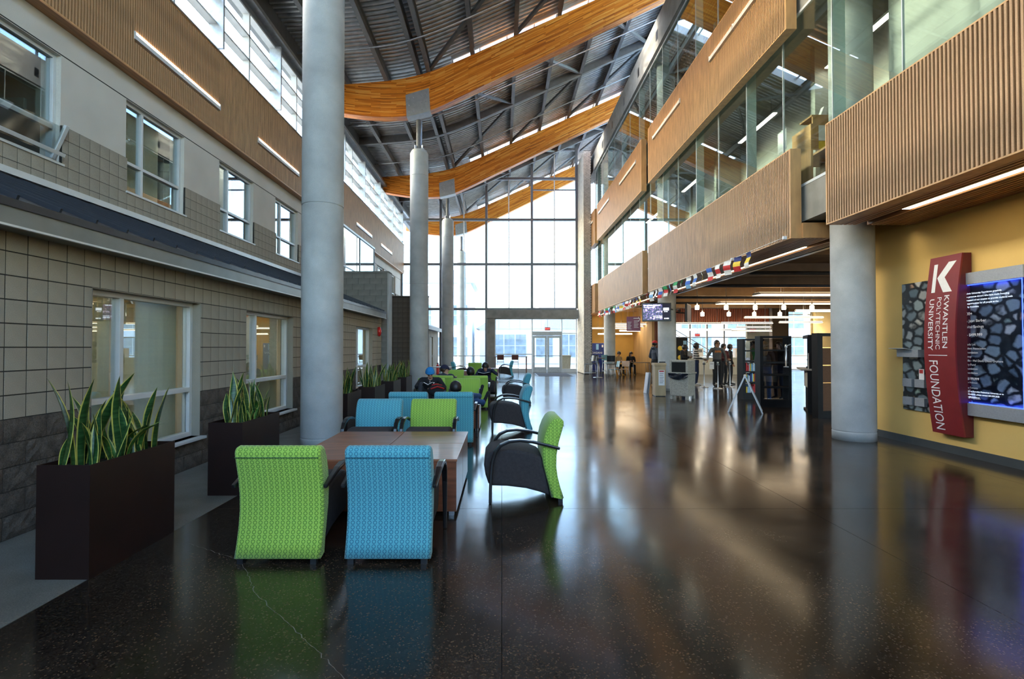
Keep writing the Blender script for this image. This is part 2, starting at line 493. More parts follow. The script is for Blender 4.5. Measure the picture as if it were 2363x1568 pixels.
# ------------------------------------------------------------------ lower left wing: block wall, windows, blinds
LX = -4.10
LW = [(5.12, 6.97), (8.21, 10.06), (11.30, 13.15), (14.39, 16.24)]
holesL = [(a, b, 0.4, 2.2) for a, b in LW] + [(2.03, 3.88, 0.4, 2.2)]
wl = struct('wall_left', 'beige concrete block wall of the low wing with dark split-face base', 'wall')
wall_x(MB(), LX-.25, LX-.004, -2.0, 17.4, 0, 2.6, holesL).build('core', mortar_m, wl)
me_block = MB().box(-.03, 0, -.0945, .0945, -.0945, .0945).mesh('block', block_m)
def clip_runs(y, half, z, holes):
    """parts of the block [y-half, y+half] that are not inside a hole at height z"""
    runs = [(y - half, y + half)]
    for h in holes:
        if not (h[2] < z < h[3]): continue
        nr = []
        for a, b in runs:
            if h[1] <= a or h[0] >= b: nr.append((a, b)); continue
            if h[0] > a: nr.append((a, h[0]))
            if h[1] < b: nr.append((h[1], b))
        runs = nr
    return [(a, b) for a, b in runs if b - a > .035]
cells = []
for k in range(8):
    z = 1.0 + .2 * k + .1
    for j in range(-10, 87):
        for a, b in clip_runs(j * .2 + .12, .1, z, holesL):
            if b < 17.45: cells.append(((a + b) / 2, z, b - a))
near = sorted([c for c in cells if c[0] > 3.7])[:300]
ns = set(near)
for y, z, w in near: inst('block', me_block, wl, (LX + random.uniform(-.0015, .0015), y, z), scale=(1, (w - .011) / .189, 1))
mb = MB()
for c in cells:
    y, z, w = c
    if c not in ns: mb.box(LX-.03, LX, y-w/2+.0055, y+w/2-.0055, z-.0945, z+.0945)
tag(mb.build('blocks', block_m, wl), kind='stuff')
variants = []
for q in range(7):
    rnd = random.Random(q + 50)
    H = [[(rnd.uniform(.0, .005) if i in (0, 8) or j in (0, 4) else rnd.uniform(.003, .017)) for j in range(5)] for i in range(9)]
    mb = MB().grid(lambda a, b: (H[round(a*8)][round(b*4)], -.197 + .394*a, -.0965 + .193*b), 8, 4, smooth=False)
    mb.box(-.03, 0, -.197, .197, -.0965, .0965)
    variants.append(mb.mesh('split_block', split_m))
for k in range(5):
    z = .2 * k + .1
    for j in range(-5, 44):
        y = j * .4 + (.2 if k % 2 else 0) + .02
        if y < 0.5 or y > 17.2: continue
        for a, b in clip_runs(y, .2, z, holesL):
            inst('split_block', random.choice(variants), wl, (LX, (a + b) / 2, z), scale=(1, random.choice((1, -1)) * (b - a) / .4, 1))
# reveals are the block core; add a smooth lining
lin = MB()
for a, b in LW:
    for h0, h1 in ((a, a + .006), (b - .006, b)): lin.box(LX-.11, LX-.001, h0, h1, .4, 2.2)
    lin.box(LX-.11, LX-.001, a, b, 2.194, 2.2)
lin.build('reveal_lining', block_m, wl)
blind_m = mat('blind_fabric', (0.78, 0.69, 0.45), 0.8, scale=30, amt=0.06)
blind_u = mat('upper_blind_fabric', (0.66, 0.56, 0.36), 0.8, scale=30, amt=0.06)
ords = ['nearest', 'second nearest', 'third along', 'farthest']
for i, (a, b) in enumerate(LW):
    window_x(LX-.16, a, b, .4, 2.2, '%s ground floor window of the block wall, white frame with cream blind' % ords[i].capitalize(), mull=(a+.55,), trans=(1.03,), fw=.06, fd=.1, sill=.24)
    bl = thing('vertical_blind', 'cream vertical blind behind the %s ground floor window' % ords[i], 'blind', (LX-.34, a, 0), 0, 'vertical blinds of the ground floor windows')
    bx('head_rail', (-.03, .03, .02, b-a-.02, 2.15, 2.2), alu, bl)
    me = MB().box(-.045, .045, -.0015, .0015, .42, 2.15).mesh('slat', blind_m)
    n = 20; rnd = random.Random(i)
    for k in range(n):
        if i == 0 and k in (7,): continue
        inst('slat', me, bl, (0, .06 + k * (b-a-.12) / (n-1), 0), (0, 0, R(68 + rnd.uniform(-7, 7))))
# room behind the low wing
rm = struct('wall_left_room', 'lit office rooms behind the ground floor windows', 'wall')
roomw = mat('office_paint', (0.55, 0.47, 0.33), 0.8, scale=2, amt=0.08)
for (q) in ((-6.4, -6.3, 3, 17.3, 0, 2.5), (-6.4, -4.35, 3, 17.3, 2.5, 2.55), (-6.3, -4.36, 2.9, 3.0, 0, 2.5), (-6.3, -4.36, 7.5, 7.6, 0, 2.5), (-6.3, -4.36, 13.7, 13.8, 0, 2.5), (-6.3, -4.36, 17.2, 17.3, 0, 2.5)):
    bx('partition', q, roomw, rm)
for yy in (5.6, 8.9, 11.9, 15.4):
    o = thing('office_ceiling_lamp', 'square office ceiling lamp behind the %s ground floor window' % {5.6:'nearest',8.9:'second nearest',11.9:'third',15.4:'farthest'}[yy], 'ceiling lamp', (-5.2, yy, 2.47), 0, 'office ceiling lamps')
    bx('housing', (-.6, .6, -.3, .3, .0, .03), alu, o); bx('diffuser', (-.57, .57, -.27, .27, -.012, 0), emit('office_lamp%d' % round(yy), (1, .88, .65), 9.0), o)

# eave and dark metal roof of the low wing
ev = struct('trim_1', 'grey metal fascia and dark standing seam roof over the block wall', 'roof')
MB().prism([(-4.1, 2.56), (-3.84, 2.56), (-3.84, 2.76), (-3.9, 2.76), (-4.1, 2.62)], 'y', -2, 17.0).build('fascia', fascia_m, ev, 0.006)
bx('drip_edge', (-3.86, -3.828, -2, 17.0, 2.545, 2.562), alu, ev)
rs = (3.84 - 2.77) / (6.5 - 3.84)
MB().prism([(-3.825, 2.765), (-6.5, 2.765 + rs * 2.675), (-6.5, 2.70 + rs * 2.675), (-3.825, 2.70)], 'y', -2, 17.0).build('roof_sheet', roofmetal, ev)
dsl = Vector((-2.675, 0, rs * 2.675))
seam = MB().bar((0, 0, .018), tuple(dsl + Vector((0, 0, .018))), .022, .04).mesh('seam', roofmetal)
for k in range(48):
    y = -1.9 + .395 * k
    inst('seam', seam, ev, (-3.82, y, 2.765))
bx('flashing', (-6.5, -6.40, -2, 17.0, 3.86, 3.95), alu, ev)

# grey masonry pier wall that ends the low wing, and the further brown one
gp = struct('wall_grey_pier', 'grey concrete block end wall rising above the low roof', 'wall')
bx('core', (-6.5, -3.90, 17.46, 17.98, 0, 4.14), mortar_m, gp)
mg = MB().box(-.196, .196, -.02, .0, -.0975, .0975).mesh('block', greyblock_m)
for k in range(21):
    z = .1 + .198 * k
    for j in range(7):
        x = -3.9 - .2 - .4 * j + (.2 if k % 2 else 0)
        if x - .196 < -6.5 or x + .196 > -3.88: 
            if x + .196 > -3.88: inst('block', mg, gp, (-4.0, 17.46, z), scale=(.49, 1, 1))
            continue
        inst('block', mg, gp, (x, 17.46, z))
bx('edge_trim', (-3.905, -3.86, 17.44, 17.98, 0, 4.16), concrete, gp)
bx('coping', (-6.5, -3.86, 17.42, 18.0, 4.14, 4.2), greyblock_m, gp)
bp_ = struct('wall_brown_pier', 'brown square-block wall beyond the grey end wall', 'wall')
bx('core', (-5.6, -2.96, 20.5, 20.7, 0, 3.62), mortar_m, bp_)
mgb = MB().box(-.0965, .0965, -.02, 0, -.0965, .0965).mesh('block', brownblock_m)
for k in range(18):
    for j in range(13):
        inst('block', mgb, bp_, (-3.06 - .2 * j, 20.5, .1 + .2 * k))
bx('coping', (-5.62, -2.94, 20.46, 20.72, 3.62, 3.66), brownblock_m, bp_)
# second low wing in the distance
w2 = struct('wall_left_far', 'far low wing wall beside the end glazing', 'wall')
wall_x(MB(), -4.35, -4.1, 20.7, 32.9, 0, 2.6, [(26, 27.6, .4, 2.2), (29.3, 30.5, 0, 2.2)]).build('core', block_m, w2)
MB().prism([(-4.1, 2.56), (-3.84, 2.56), (-3.84, 2.76), (-6.5, 3.84), (-6.5, 3.78), (-4.1, 2.62)], 'y', 20.72, 32.9).build('eave', roofmetal, w2)
bx('fascia', (-3.84, -3.82, 20.72, 32.9, 2.56, 2.76), fascia_m, w2)
window_x(-4.2, 26, 27.6, .4, 2.2, 'Far low wing window near the end glazing', mull=(26.8,), fw=.06)
d = struct('door_1', 'pale door in the far low wing', 'door'); bx('leaf', (-4.22, -4.17, 29.3, 30.5, 0, 2.2), plaster, d); bx('handle', (-4.17, -4.12, 30.3, 30.34, 1.0, 1.15), alu, d)
ex = thing('fire_extinguisher', 'red fire extinguisher standing by the far low wing door', 'extinguisher', (-3.75, 30.0, 0))
MB().lathe([(.085, 0), (.09, .03), (.09, .5), (.06, .58), (.025, .6), (.025, .65)], n=14).build('cylinder', mat('extinguisher_red', (.6, .03, .02), .35), ex)
MB().tube([(.02, 0, .63), (.1, 0, .6), (.11, 0, .3)], .012, 6).build('hose', black_m, ex); bx('valve', (-.06, .05, -.015, .015, .64, .69), black_m, ex)
al = thing('alarm_bell', 'red oval fire alarm on the block wall beside the grey pier', 'alarm', (-4.09, 16.95, 2.12))
MB().ball((0.03, 0, 0), .1, .75, .9, 1.6).build('dome', mat('alarm_red', (.65, .02, .015), .25), al); bx('back_plate', (-.01, .02, -.08, .08, -.14, .14), mat('alarm_plate', (.4, .02, .015), .4), al)

# ------------------------------------------------------------------ upper left wall
UX = -6.5
UW = [(5.87, 7.49), (8.80, 10.42), (11.72, 13.34), (14.64, 16.26), (23.7, 25.3), (26.6, 28.2), (29.6, 31.2)]
holesU = [(a, b, 4.3, 5.9) for a, b in UW]
wu = struct('wall_left_upper', 'grey beige stucco upper wall with a band of square blocks under the windows', 'wall')
wall_x(MB(), UX-.3, UX, -2.0, 33.0, 3.6, 6.4, holesU).build('stucco', stucco_m, wu)
mu = MB().box(-.02, .03, -.0955, .0955, -.0955, .0955).mesh('block', block_m)
bx('lintel_groove', (UX-.02, UX+.004, -2, 33, 5.91, 5.925), mortar_m, wu)
hl = [(a, b, 4.3, 4.87) for a, b in UW]
wall_x(MB(), UX-.01, UX+.026, -2.0, 33.0, 3.86, 4.87, hl).build('block_bed', mortar_m, wu)
cu = []
for k in range(5):
    z = 3.97 + .2 * k
    for j in range(-10, 165):
        for a, b in clip_runs(j * .2 + .1, .1, z + .07, holesU): cu.append(((a + b) / 2, z, b - a))
nu = set(sorted([c for c in cu if c[0] > 5.9])[:300])
for y, z, w in sorted(nu): inst('block', mu, wu, (UX, y, z), scale=(1, (w - .009) / .191, 1))
mb = MB()
for c in cu:
    y, z, w = c
    if c not in nu: mb.box(UX-.02, UX+.03, y-w/2+.0045, y+w/2-.0045, z-.0955, z+.0955)
tag(mb.build('blocks', block_m, wu), kind='stuff')
ou = ['nearest, with a tilted open lower sash', 'second', 'third', 'fourth', 'fifth', 'sixth', 'farthest']
for i, (a, b) in enumerate(UW):
    window_x(UX-.12, a, b, 4.3, 5.9, 'Upper storey window on the left wall, %s from the camera' % ou[i], mull=(() if i == 0 else (a+.5,)), trans=(4.84,), fw=.055, fd=.1, sill=.17, open_sash=(i == 0))
    if i in (1, 2, 3):
        bl = thing('vertical_blind', 'beige vertical blind behind the %s upper window' % ou[i], 'blind', (UX-.3, a, 0), 0, 'vertical blinds of the upper windows')
        bx('head_rail', (-.03, .03, .02, b-a-.02, 5.84, 5.9), alu, bl)
        me = MB().box(-.045, .045, -.0015, .0015, 4.32, 5.84).mesh('slat', blind_u)
        for k in range(13 if i == 1 else 11):
            inst('slat', me, bl, (0, .05 + k * .095, 0), (0, 0, R(62 + random.uniform(-8, 8))))
ru = struct('wall_upper_room', 'dark rooms behind the upper windows', 'wall')
darkroom = mat('shaded_office_paint', (0.16, 0.13, 0.1), 0.8, scale=2, amt=0.1)  # darker copy of the office paint keeps these rooms looking unlit
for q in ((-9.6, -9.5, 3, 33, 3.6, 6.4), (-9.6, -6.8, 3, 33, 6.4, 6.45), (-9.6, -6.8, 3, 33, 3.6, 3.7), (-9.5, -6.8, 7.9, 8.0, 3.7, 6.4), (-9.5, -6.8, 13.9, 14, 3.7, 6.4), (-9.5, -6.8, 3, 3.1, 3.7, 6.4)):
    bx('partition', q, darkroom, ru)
bc = thing('bookcase', 'dark wooden bookcase inside the open upper window', 'bookcase', (-8.4, 6.9, 3.7))
wd = mat('dark_cabinet', (.07, .03, .02), .5)
for q in ((0, .3, -.7, -.66, 0, 1.5), (0, .3, .66, .7, 0, 1.5)): bx('side_panel', q, wd, bc)
for z in (0, .48, .98, 1.46): bx('shelf', (0, .3, -.66, .66, z, z+.04), wd, bc)
bx('back_panel', (0, .02, -.66, .66, 0, 1.5), wd, bc)
wlo = struct('wall_left_lower', 'plain wall below the stucco, behind the low wing roof', 'wall'); bx('wall', (-6.8, -6.5, -6.0, 33.0, 0, 3.6), stucco_m, wlo)
# glazed bay above the grey pier
bay = struct('window_bay', 'glazed bay standing over the grey end wall under the wood band', 'window')
for z in (4.2, 6.12): bx('rail', (-6.5, -5.86, 18.0, 23.6, z, z+.07), alu, bay)
for y in (18.0, 21.2, 23.55): bx('mullion', (-5.94, -5.88, y, y+.05, 4.27, 6.12), steel_dk, bay)
bx('transom', (-5.93, -5.89, 18, 23.6, 4.62, 4.67), steel_dk, bay)
bay_glass = glass('bay_glass', (.75, .85, .9), .3, power=2.2)
for a, b in ((18.05, 21.2), (21.25, 23.55)): bx('pane', (-5.915, -5.905, a, b, 4.27, 6.12), bay_glass, bay)
bx('side_pane', (-6.5, -5.9, 23.57, 23.58, 4.27, 6.12), bay_glass, bay)
bx('bay_floor', (-6.5, -5.88, 18.0, 23.6, 4.1, 4.2), greyblock_m, bay)

# ------------------------------------------------------------------ slatted wood bands
SL = {}
def slat_mesh(h, d=.05, w=.042, m=None, key=''):
    k = (round(h, 3), d, w, key)
    if k not in SL: SL[k] = MB().box(-d, 0, -w/2, w/2, 0, h).mesh('slat', m or oak)
    return SL[k]
def slat_panel(label, x, y0, y1, z0, z1, face, pitch, single, group=None, lights=(), thick=.2):
    """panel of upright slats in a plane of constant x; face=+1 faces +x"""
    p = thing('slat_panel', label, 'wood panel', (x, y0, z0), 0, group)
    L, H = y1 - y0, z1 - z0
    s = -face
    bx('backing', (s*.075, s*thick, .03, L-.03, .02, H-.02), gap_shade_m, p)
    bx('end_board', (s*.002, s*(thick+.002), 0, .03, 0, H), oak_edge, p); bx('end_board', (s*.002, s*(thick+.002), L-.03, L, 0, H), oak_edge, p)
    bx('bottom_board', (s*.002, s*(thick+.002), .03, L-.03, 0, .02), oak_edge, p); bx('top_board', (s*.002, s*(thick+.002), .03, L-.03, H-.02, H), oak_edge, p)
    n = int((L - .08) / pitch)
    lz = lights[0] if lights else None
    spans = lights[1] if lights else ()
    mfull = slat_mesh(H - .04, m=oak)
    mb = MB(); cnt = 0
    w = pitch * .47
    for i in range(n + 1):
        y = .05 + i * pitch
        yw = y0 + y
        hit = any(a < yw < b for a, b in spans)
        segs = [(.02, H - .02)] if not hit else [(.02, lz - z0 - .1), (lz - z0 + .1, H - .02)]
        for a, b in segs:
            if single[0] <= yw <= single[1]:
                me = slat_mesh(b - a, .055, w, oak)
                inst('slat', me, p, (0 if face > 0 else .055, y, a))
            else:
                mb.box(0 if face > 0 else 0, s*.055, y - w/2, y + w/2, a, b); cnt += 1
    if cnt: tag(mb.build('slats', oak, p), kind='stuff')
    for q in (.15, .5, .85): bx('bracket', (s*(thick+.002), s*(thick+.0695), L*q-.05, L*q+.05, H*.3, H*.3+.12), steel_dk, p) if face < 0 else None
    for a, b in spans:
        f = bx('lamp_recess', (s*.05, s*.056, a-y0, b-y0, lz-z0-.1, lz-z0+.1), oak_edge, p)
    return p
lampN = [0]
def wall_lamp(x, a, b, z, face, where, group):
    t = thing('strip_lamp', where, 'lamp', (x, a, z), 0, group)
    L = b - a; s = face
    MB().prism([(-.045, -.055), (.03, -.055), (.03, .02), (-.045, .04)], 'y', 0, L).build('housing', alu, t)
    for q in (0, L/2):
        MB().tube([(s*.005, q+.03, .06), (s*.005, q+L/2-.03, .06)], .02, 8).build('tube', lamp_dim, t)
    for q in (0, L/2, L): bx('bracket', (-.045, .032, q-.012, q+.012, -.06, .075), alu, t)
    return t
lamps_L = [(8.7, 11.35), (13.15, 15.8), (17.6, 20.25), (22.1, 24.75), (26.6, 29.25)]
slat_panel('long slatted wood band under the clerestory on the left wall', -6.3, -2.0, 32.9, 6.35, 8.18, 1, .056, (6.8, 11.6), lights=(6.95, lamps_L))
bx_sof = struct('trim_2', 'wooden lower edge board of the left slat band', 'trim'); bx('board', (-6.499, -6.302, -2, 32.9, 6.33, 6.349), oak_h, bx_sof)
for i, (a, b) in enumerate(lamps_L):
    wall_lamp(-6.31, a, b, 6.95, 1, 'slim strip lamp set in the left slat band, %s from the camera' % ['first', 'second', 'third', 'fourth', 'fifth'][i], 'strip lamps of the left slat band')
# clerestory on the left
cl = struct('window_clerestory', 'clerestory glazing in deep white frames above the left wood band', 'window')
yv = -2.0; k = 0
vy = []
while yv < 33: vy.append(yv); yv += 1.48
vy.append(32.95)
for i, y in enumerate(vy):
    d = .3 if i % 2 else .14
    bx('mullion', (-6.5 - .02, -6.5 + d, y - .03, y + .03, 8.26, 10.05), alu if i % 2 == 0 else galv, cl)
for z in (8.2, 8.84, 9.44, 10.03):
    bx('rail', (-6.54, -6.36, -2, 32.95, z - .025, z + .025), alu, cl)
for i in range(len(vy) - 1):
    for a, b in ((8.225, 8.815), (8.865, 9.415), (9.465, 10.0)):
        bx('pane', (-6.53, -6.52, vy[i] + .03, vy[i+1] - .03, a, b), clear_glass, cl)
bx('sill', (-6.6, -6.26, -2, 32.95, 8.18, 8.2), galv, cl)
hd = struct('trim_3', 'grey steel header and rail above the clerestory', 'trim')
bx('beam', (-6.7, -6.45, -2, 38, 10.06, 10.5), steel_dk, hd); bx('channel', (-6.45, -6.25, -2, 38, 10.32, 10.44), galv, hd)
bx('upstand', (-6.7, -6.5, -2, 38, 10.5, 11.3), steel_dk, hd)
# ------------------------------------------------------------------ roof, glulam beams, columns
TOP = [(-7.0, 10.84), (-5.5, 10.93), (-4.07, 11.05), (-3.2, 11.18), (-2.5, 11.4), (-1.75, 11.68), (-1, 12.02), (.55, 12.72), (2.07, 13.4), (3.25, 13.93), (5.6, 14.98), (9.2, 16.6)]
BOT = [(-7.0, 10.15), (-5.5, 9.87), (-4.5, 9.76), (-3.5, 9.76), (-2.9, 9.86), (-2.4, 10.04), (-1.8, 10.32), (-1.2, 10.62), (.2, 11.3), (1.6, 11.98), (3.7, 13.02), (5.6, 13.95), (9.2, 15.6)]
def lerp(T, x):
    if x <= T[0][0]: return T[0][1]
    for (a, za), (b, zb) in zip(T, T[1:]):
        if x <= b: return za + (zb - za) * (x - a) / (b - a)
    return T[-1][1]
def smooth(T, x, d=.45):
    return (lerp(T, x-d) + lerp(T, x-d/2) + lerp(T, x) + lerp(T, x+d/2) + lerp(T, x+d)) / 5
def ztop(x): return smooth(TOP, x)
def zbot(x): return smooth(BOT, x)
BY = [8.35, 18.2, 27.9, 37.4]
bn = ['over the nearest tall column, above the frame of view', 'across the hall at the second column', 'across the hall at the third column', 'outside beyond the end glazing']
bolt_me = MB().lathe([(.028, 0), (.028, .018), (.012, .026)], n=6).mesh('bolt', galv)
for bi, y in enumerate(BY):
    n = 46; wd_ = .36
    x0, x1 = -7.0, 9.2
    vs = []; fc = []; uvs = []
    s = 0; px = None
    arc = []
    for i in range(n + 1):
        x = x0 + (x1 - x0) * i / n
        zm = (ztop(x) + zbot(x)) / 2
        if px is not None: s += math.hypot(x - px[0], zm - px[1])
        px = (x, zm); arc.append(s)
        vs += [(x, -wd_/2, zbot(x)), (x, wd_/2, zbot(x)), (x, wd_/2, ztop(x)), (x, -wd_/2, ztop(x))]
    for i in range(n):
        for j in range(4):
            q = (j + 1) % 4
            fc.append([4*i+j, 4*i+q, 4*i+4+q, 4*i+4+j]); 
            za = [(zbot, 0), (zbot, wd_), (None, 0), (None, 0)]
            def vv(jj, ii):
                x = x0 + (x1 - x0) * ii / n; h = ztop(x) - zbot(x)
                return [0, .36, .36 + h, .72 + h][jj] if j != 3 else [(h if jj == 3 else 0)][0]
            if j == 1: t = [(arc[i], 0), (arc[i], ztop(x0+(x1-x0)*i/n)-zbot(x0+(x1-x0)*i/n)), (arc[i+1], ztop(x0+(x1-x0)*(i+1)/n)-zbot(x0+(x1-x0)*(i+1)/n)), (arc[i+1], 0)]
            elif j == 3:
                ha = ztop(x0+(x1-x0)*i/n)-zbot(x0+(x1-x0)*i/n); hb = ztop(x0+(x1-x0)*(i+1)/n)-zbot(x0+(x1-x0)*(i+1)/n)
                t = [(arc[i], ha), (arc[i], 0), (arc[i+1], 0), (arc[i+1], hb)]
            else: t = [(arc[i], 0), (arc[i], .36), (arc[i+1], .36), (arc[i+1], 0)]
            uvs += t
    fc.append([0, 3, 2, 1]); uvs += [(0, 0), (0, 1), (.36, 1), (.36, 0)]
    e = 4 * n; fc.append([e, e+1, e+2, e+3]); uvs += [(0, 0), (.36, 0), (.36, 1), (0, 1)]
    me = bpy.data.meshes.new('glulam'); me.from_pydata(vs, [], fc); me.update()
    ul = me.uv_layers.new(name='uv')
    for k, q in enumerate(uvs): ul.data[k].uv = q
    me.materials.append(glulam_m)
    g = inst('glulam_beam', me, None, (0, y, 0))
    tag(g, 'curved orange glulam roof beam %s' % bn[bi], 'beam', 'curved glulam beams')

def column(label, x, y, ztop_, dia=.65, steel=False, joints=(2.9, 5.2, 7.6)):
    c = thing('concrete_column', label, 'column', (x, y, 0), 0, 'round concrete columns')
    r = dia / 2
    prof = [(r, 0), (r, .13), (r, .145), (r-.008, .15), (r-.008, .162), (r, .167), (r, .168), (r, .2)]
    for j in joints:
        if j < ztop_ - .3: prof += [(r, j-.06), (r, j-.014), (r, j-.0135), (r-.012, j-.008), (r-.012, j+.008), (r, j+.0135), (r, j+.014), (r, j+.06)]
    if steel: prof += [(r, ztop_-.16), (r, ztop_-.121), (r, ztop_-.12), (r-.06, ztop_), (.14, ztop_)]
    else: prof += [(r, ztop_)]
    o = MB().lathe(prof, n=40).build('shaft', concrete, c)
    if steel:
        MB().lathe([(.2, ztop_), (.2, ztop_+.03), (.105, ztop_+.03), (.105, 9.72)], n=20).build('steel_post', galv, c)
        for a in range(4):
            an = a * PI / 2 + PI / 4
            MB().obox((.15*math.cos(an), .15*math.sin(an), ztop_+.09), (.1, .012, .14), Matrix.Rotation(an, 3, 'Z')).build('gusset', galv, c)
        sh = MB()
        tilt = math.atan2(zbot(-2.5) - zbot(-3.4), .9)
        zb0, zb1 = zbot(x-.42), zbot(x+.42)
        P = [(-.42, zb0 - .04), (.42, zb1 - .04), (.36, zb1 + .78), (-.46, zb0 + .74)]
        pl = MB().prism(P, 'y', -.215, -.185).prism(P, 'y', .185, .215).prism([(-.42, zb0-.04), (.42, zb1-.04), (.42, zb1-.015), (-.42, zb0-.015)], 'y', -.185, .185)
        sd = pl.build('saddle_plate', mat('saddle_steel_%d' % round(y), (.42, .44, .45), .45, .5, scale=8, amt=.08), c, 0.004)
        for u in (-.33, -.17, .13, .28):
            for w in (.1, .34, .58):
                inst('bolt', bolt_me, sd, (u - .03 * w, -.215, zb0 + (zb1 - zb0) * (u + .42) / .84 + w), (PI/2, 0, 0))
    return c
column('massive round concrete column beside the first coffee table, rising out of view', -2.93, 8.35, 8.4, .655, True, (3.89,))
column('second round concrete column on the left, carrying the near glulam beam', -2.95, 18.2, 8.62, .645, True, (3.82, 7.68))
column('third round concrete column on the left, carrying the far glulam beam', -2.95, 27.9, 8.6, .64, True, (3.75, 7.6))
column('concrete column standing outside the end glazing', -2.95, 37.4, 8.6, .64, True)
column('round concrete column at the corner of the yellow sign wall', 6.14, 8.95, 12.2, .66, False, (5.4,))
column('round concrete column with the television, beside the trash bin', 6.15, 19.06, 12.2, .65, False, (4.6,))
column('round concrete column behind the bar stools', 6.15, 29.2, 12.2, .64, False, (4.6,))

# roof deck, purlins, braces, pipes and skylights
ce = struct('ceiling', 'corrugated metal roof deck on steel purlins', 'roof')
DK = .36
def zd(x): return ztop(x) + DK
def deck(y0, y1, xs_):
    prof = []
    y = y0
    while y < y1 - .01:
        for a, h in ((0, 0), (.075, 0), (.1, .075), (.175, .075)):
            if y + a <= y1: prof.append((y + a, h))
        y += .2
    prof.append((y1, 0))
    mb = MB(); nx = len(xs_)
    vs = [(x, yy, zd(x) + h) for (yy, h) in prof for x in xs_]
    fc = [(i*nx+j, i*nx+j+1, (i+1)*nx+j+1, (i+1)*nx+j) for i in range(len(prof)-1) for j in range(nx-1)]
    b0 = len(vs)
    vs += [(x, yy, zd(x) + .14) for yy in (y0, y1) for x in xs_]
    fc += [(b0+j, b0+nx+j, b0+nx+j+1, b0+j+1) for j in range(nx-1)]
    for q, row in ((0, 0), (1, len(prof)-1)):
        fc += [(row*nx+j, b0+q*nx+j, b0+q*nx+j+1, row*nx+j+1) for j in range(nx-1)]
    mb.add(vs, fc)
    return mb.build('deck', deck_m, ce)
XA = [-7.4 + .43 * i for i in range(14)]          # to -1.81
XB = [XA[-1] + (9.2 - XA[-1]) * i / 22 for i in range(23)]
deck(-6, BY[0] + .02, XA + XB[1:])
sky_gl = glass('skylight_glass', (.95, .98, 1.0), .02)
curb_m = mat('skylight_curb', (.6, .63, .66), .5, scale=5, amt=.05)
for i, y in enumerate(BY):
    e0, e1 = y + .02, y + 2.6  # slot widened beyond its visible part to let in more daylight
    deck(e0, e1, XA)
    nx_ = BY[i+1] + .02 if i < 3 else 39.2
    deck(e1, nx_, XA + XB[1:])
    sk = struct('window_skylight_%d' % (i + 1), 'long skylight slot above the %s glulam beam' % ['nearest', 'second', 'third', 'outer'][i], 'skylight')
    P = [(x, zd(x)) for x in XB]
    for ya, yb in ((e0 - .03, e0 + .03), (e1 - .03, e1 + .03)):
        MB().prism([(x, z - .12) for x, z in P] + [(x, z + .2) for x, z in reversed(P)], 'y', ya, yb).build('curb', curb_m, sk)
    for k in range(0, len(P) - 1, 2):
        q = P[k:k+3]
        MB().prism([(x, z + .16) for x, z in q] + [(x, z + .172) for x, z in reversed(q)], 'y', e0 + .03, e1 - .03).build('pane', sky_gl, sk)
        x, z = q[0]
        bx('glazing_bar', (x - .025, x + .025, e0, e1, z + .1, z + .16), curb_m, sk)
PX = [-5.55, -4.1, -2.95, -2.6, -1.05, .5, 2.05, 3.6, 5.15, 6.7, 8.2]
for x in PX:
    z = ztop(x)
    pr = MB()
    for a, b, c_, d_ in ((-.07, .07, 0, .022), (-.011, .011, .022, DK - .022), (-.07, .07, DK - .022, DK)):
        pr.box(x + a, x + b, -6, 39, z + c_, z + d_)
    pr.build('purlin', steel_m, ce)
for yb in (13.3, 23.3, 32.4):
    P = [-6.9 + .5 * i for i in range(33)]
    MB().prism([(x, ztop(x) - .02) for x in P] + [(x, ztop(x) + .3) for x in reversed(P)], 'y', yb - .09, yb + .09).build('cross_beam', steel_m, ce)
for yp in (5.9, 15.9, 21.2, 25.6, 31):
    MB().tube([(x, yp, ztop(x) - .06) for x in [-6.4 + .5 * i for i in range(30)]], .028, 8).build('sprinkler_pipe', galv, ce)
for y0, y1 in ((10.4, 18.1), (18.9, 27.7), (28.5, 37)):
    for k, (xa, xb) in enumerate(((-2.6, .5), (.5, 3.6), (3.6, 6.7))):
        m_ = (y0 + y1) / 2
        MB().bar((xa, y1 if k % 2 == 0 else y0, ztop(xa) + .1), (xb, m_, ztop(xb) + .1), .11, .11).build('brace', steel_m, ce)
        MB().bar((xb, m_, ztop(xb) + .1), (xa, y0 if k % 2 == 0 else y1, ztop(xa) + .1), .11, .11).build('brace', steel_m, ce)

# ------------------------------------------------------------------ end glazing
FY = 33.0
eg = struct('window_end_wall', 'tall glazed end wall of the hall in grey steel framing', 'window')
VX = [-6.46, -5.3, -3.94, -2.46, -1.0, .45, 1.94, 3.4, 4.82]
HZ = [0.0, 4.06, 6.96, 9.84, 12.5, 14.4]
for i, x in enumerate(VX):
    major = i in (0, 2, 4, 6, 8)
    w = .075 if major else .03
    z0 = 0 if x < -.9 else 4.1
    bx('mullion', (x - w, x + w, FY - (.14 if major else .06), FY + .06, z0, zd(x) - .02), steel_dk if major else alu, eg)
for z in HZ[1:]:
    # run from where the roof is above this height
    xa = -6.46
    while zd(xa) < z + .05 and xa < 4.8: xa += .05
    bx('transom', (xa, 4.82, FY - .13, FY + .05, z - .075, z + .075), steel_dk, eg)
bx('transom', (1.94, 4.82, FY - .05, FY + .05, 11.75, 11.82), steel_dk, eg)
def clip_top(x0, x1, z0, z1):
    P = [(x0, z0), (x1, z0)]
    xs2 = [x1 + (x0 - x1) * t / 4 for t in range(5)]
    for x in xs2: P.append((x, max(z0 + .01, min(z1, zd(x) - .03))))
    return P
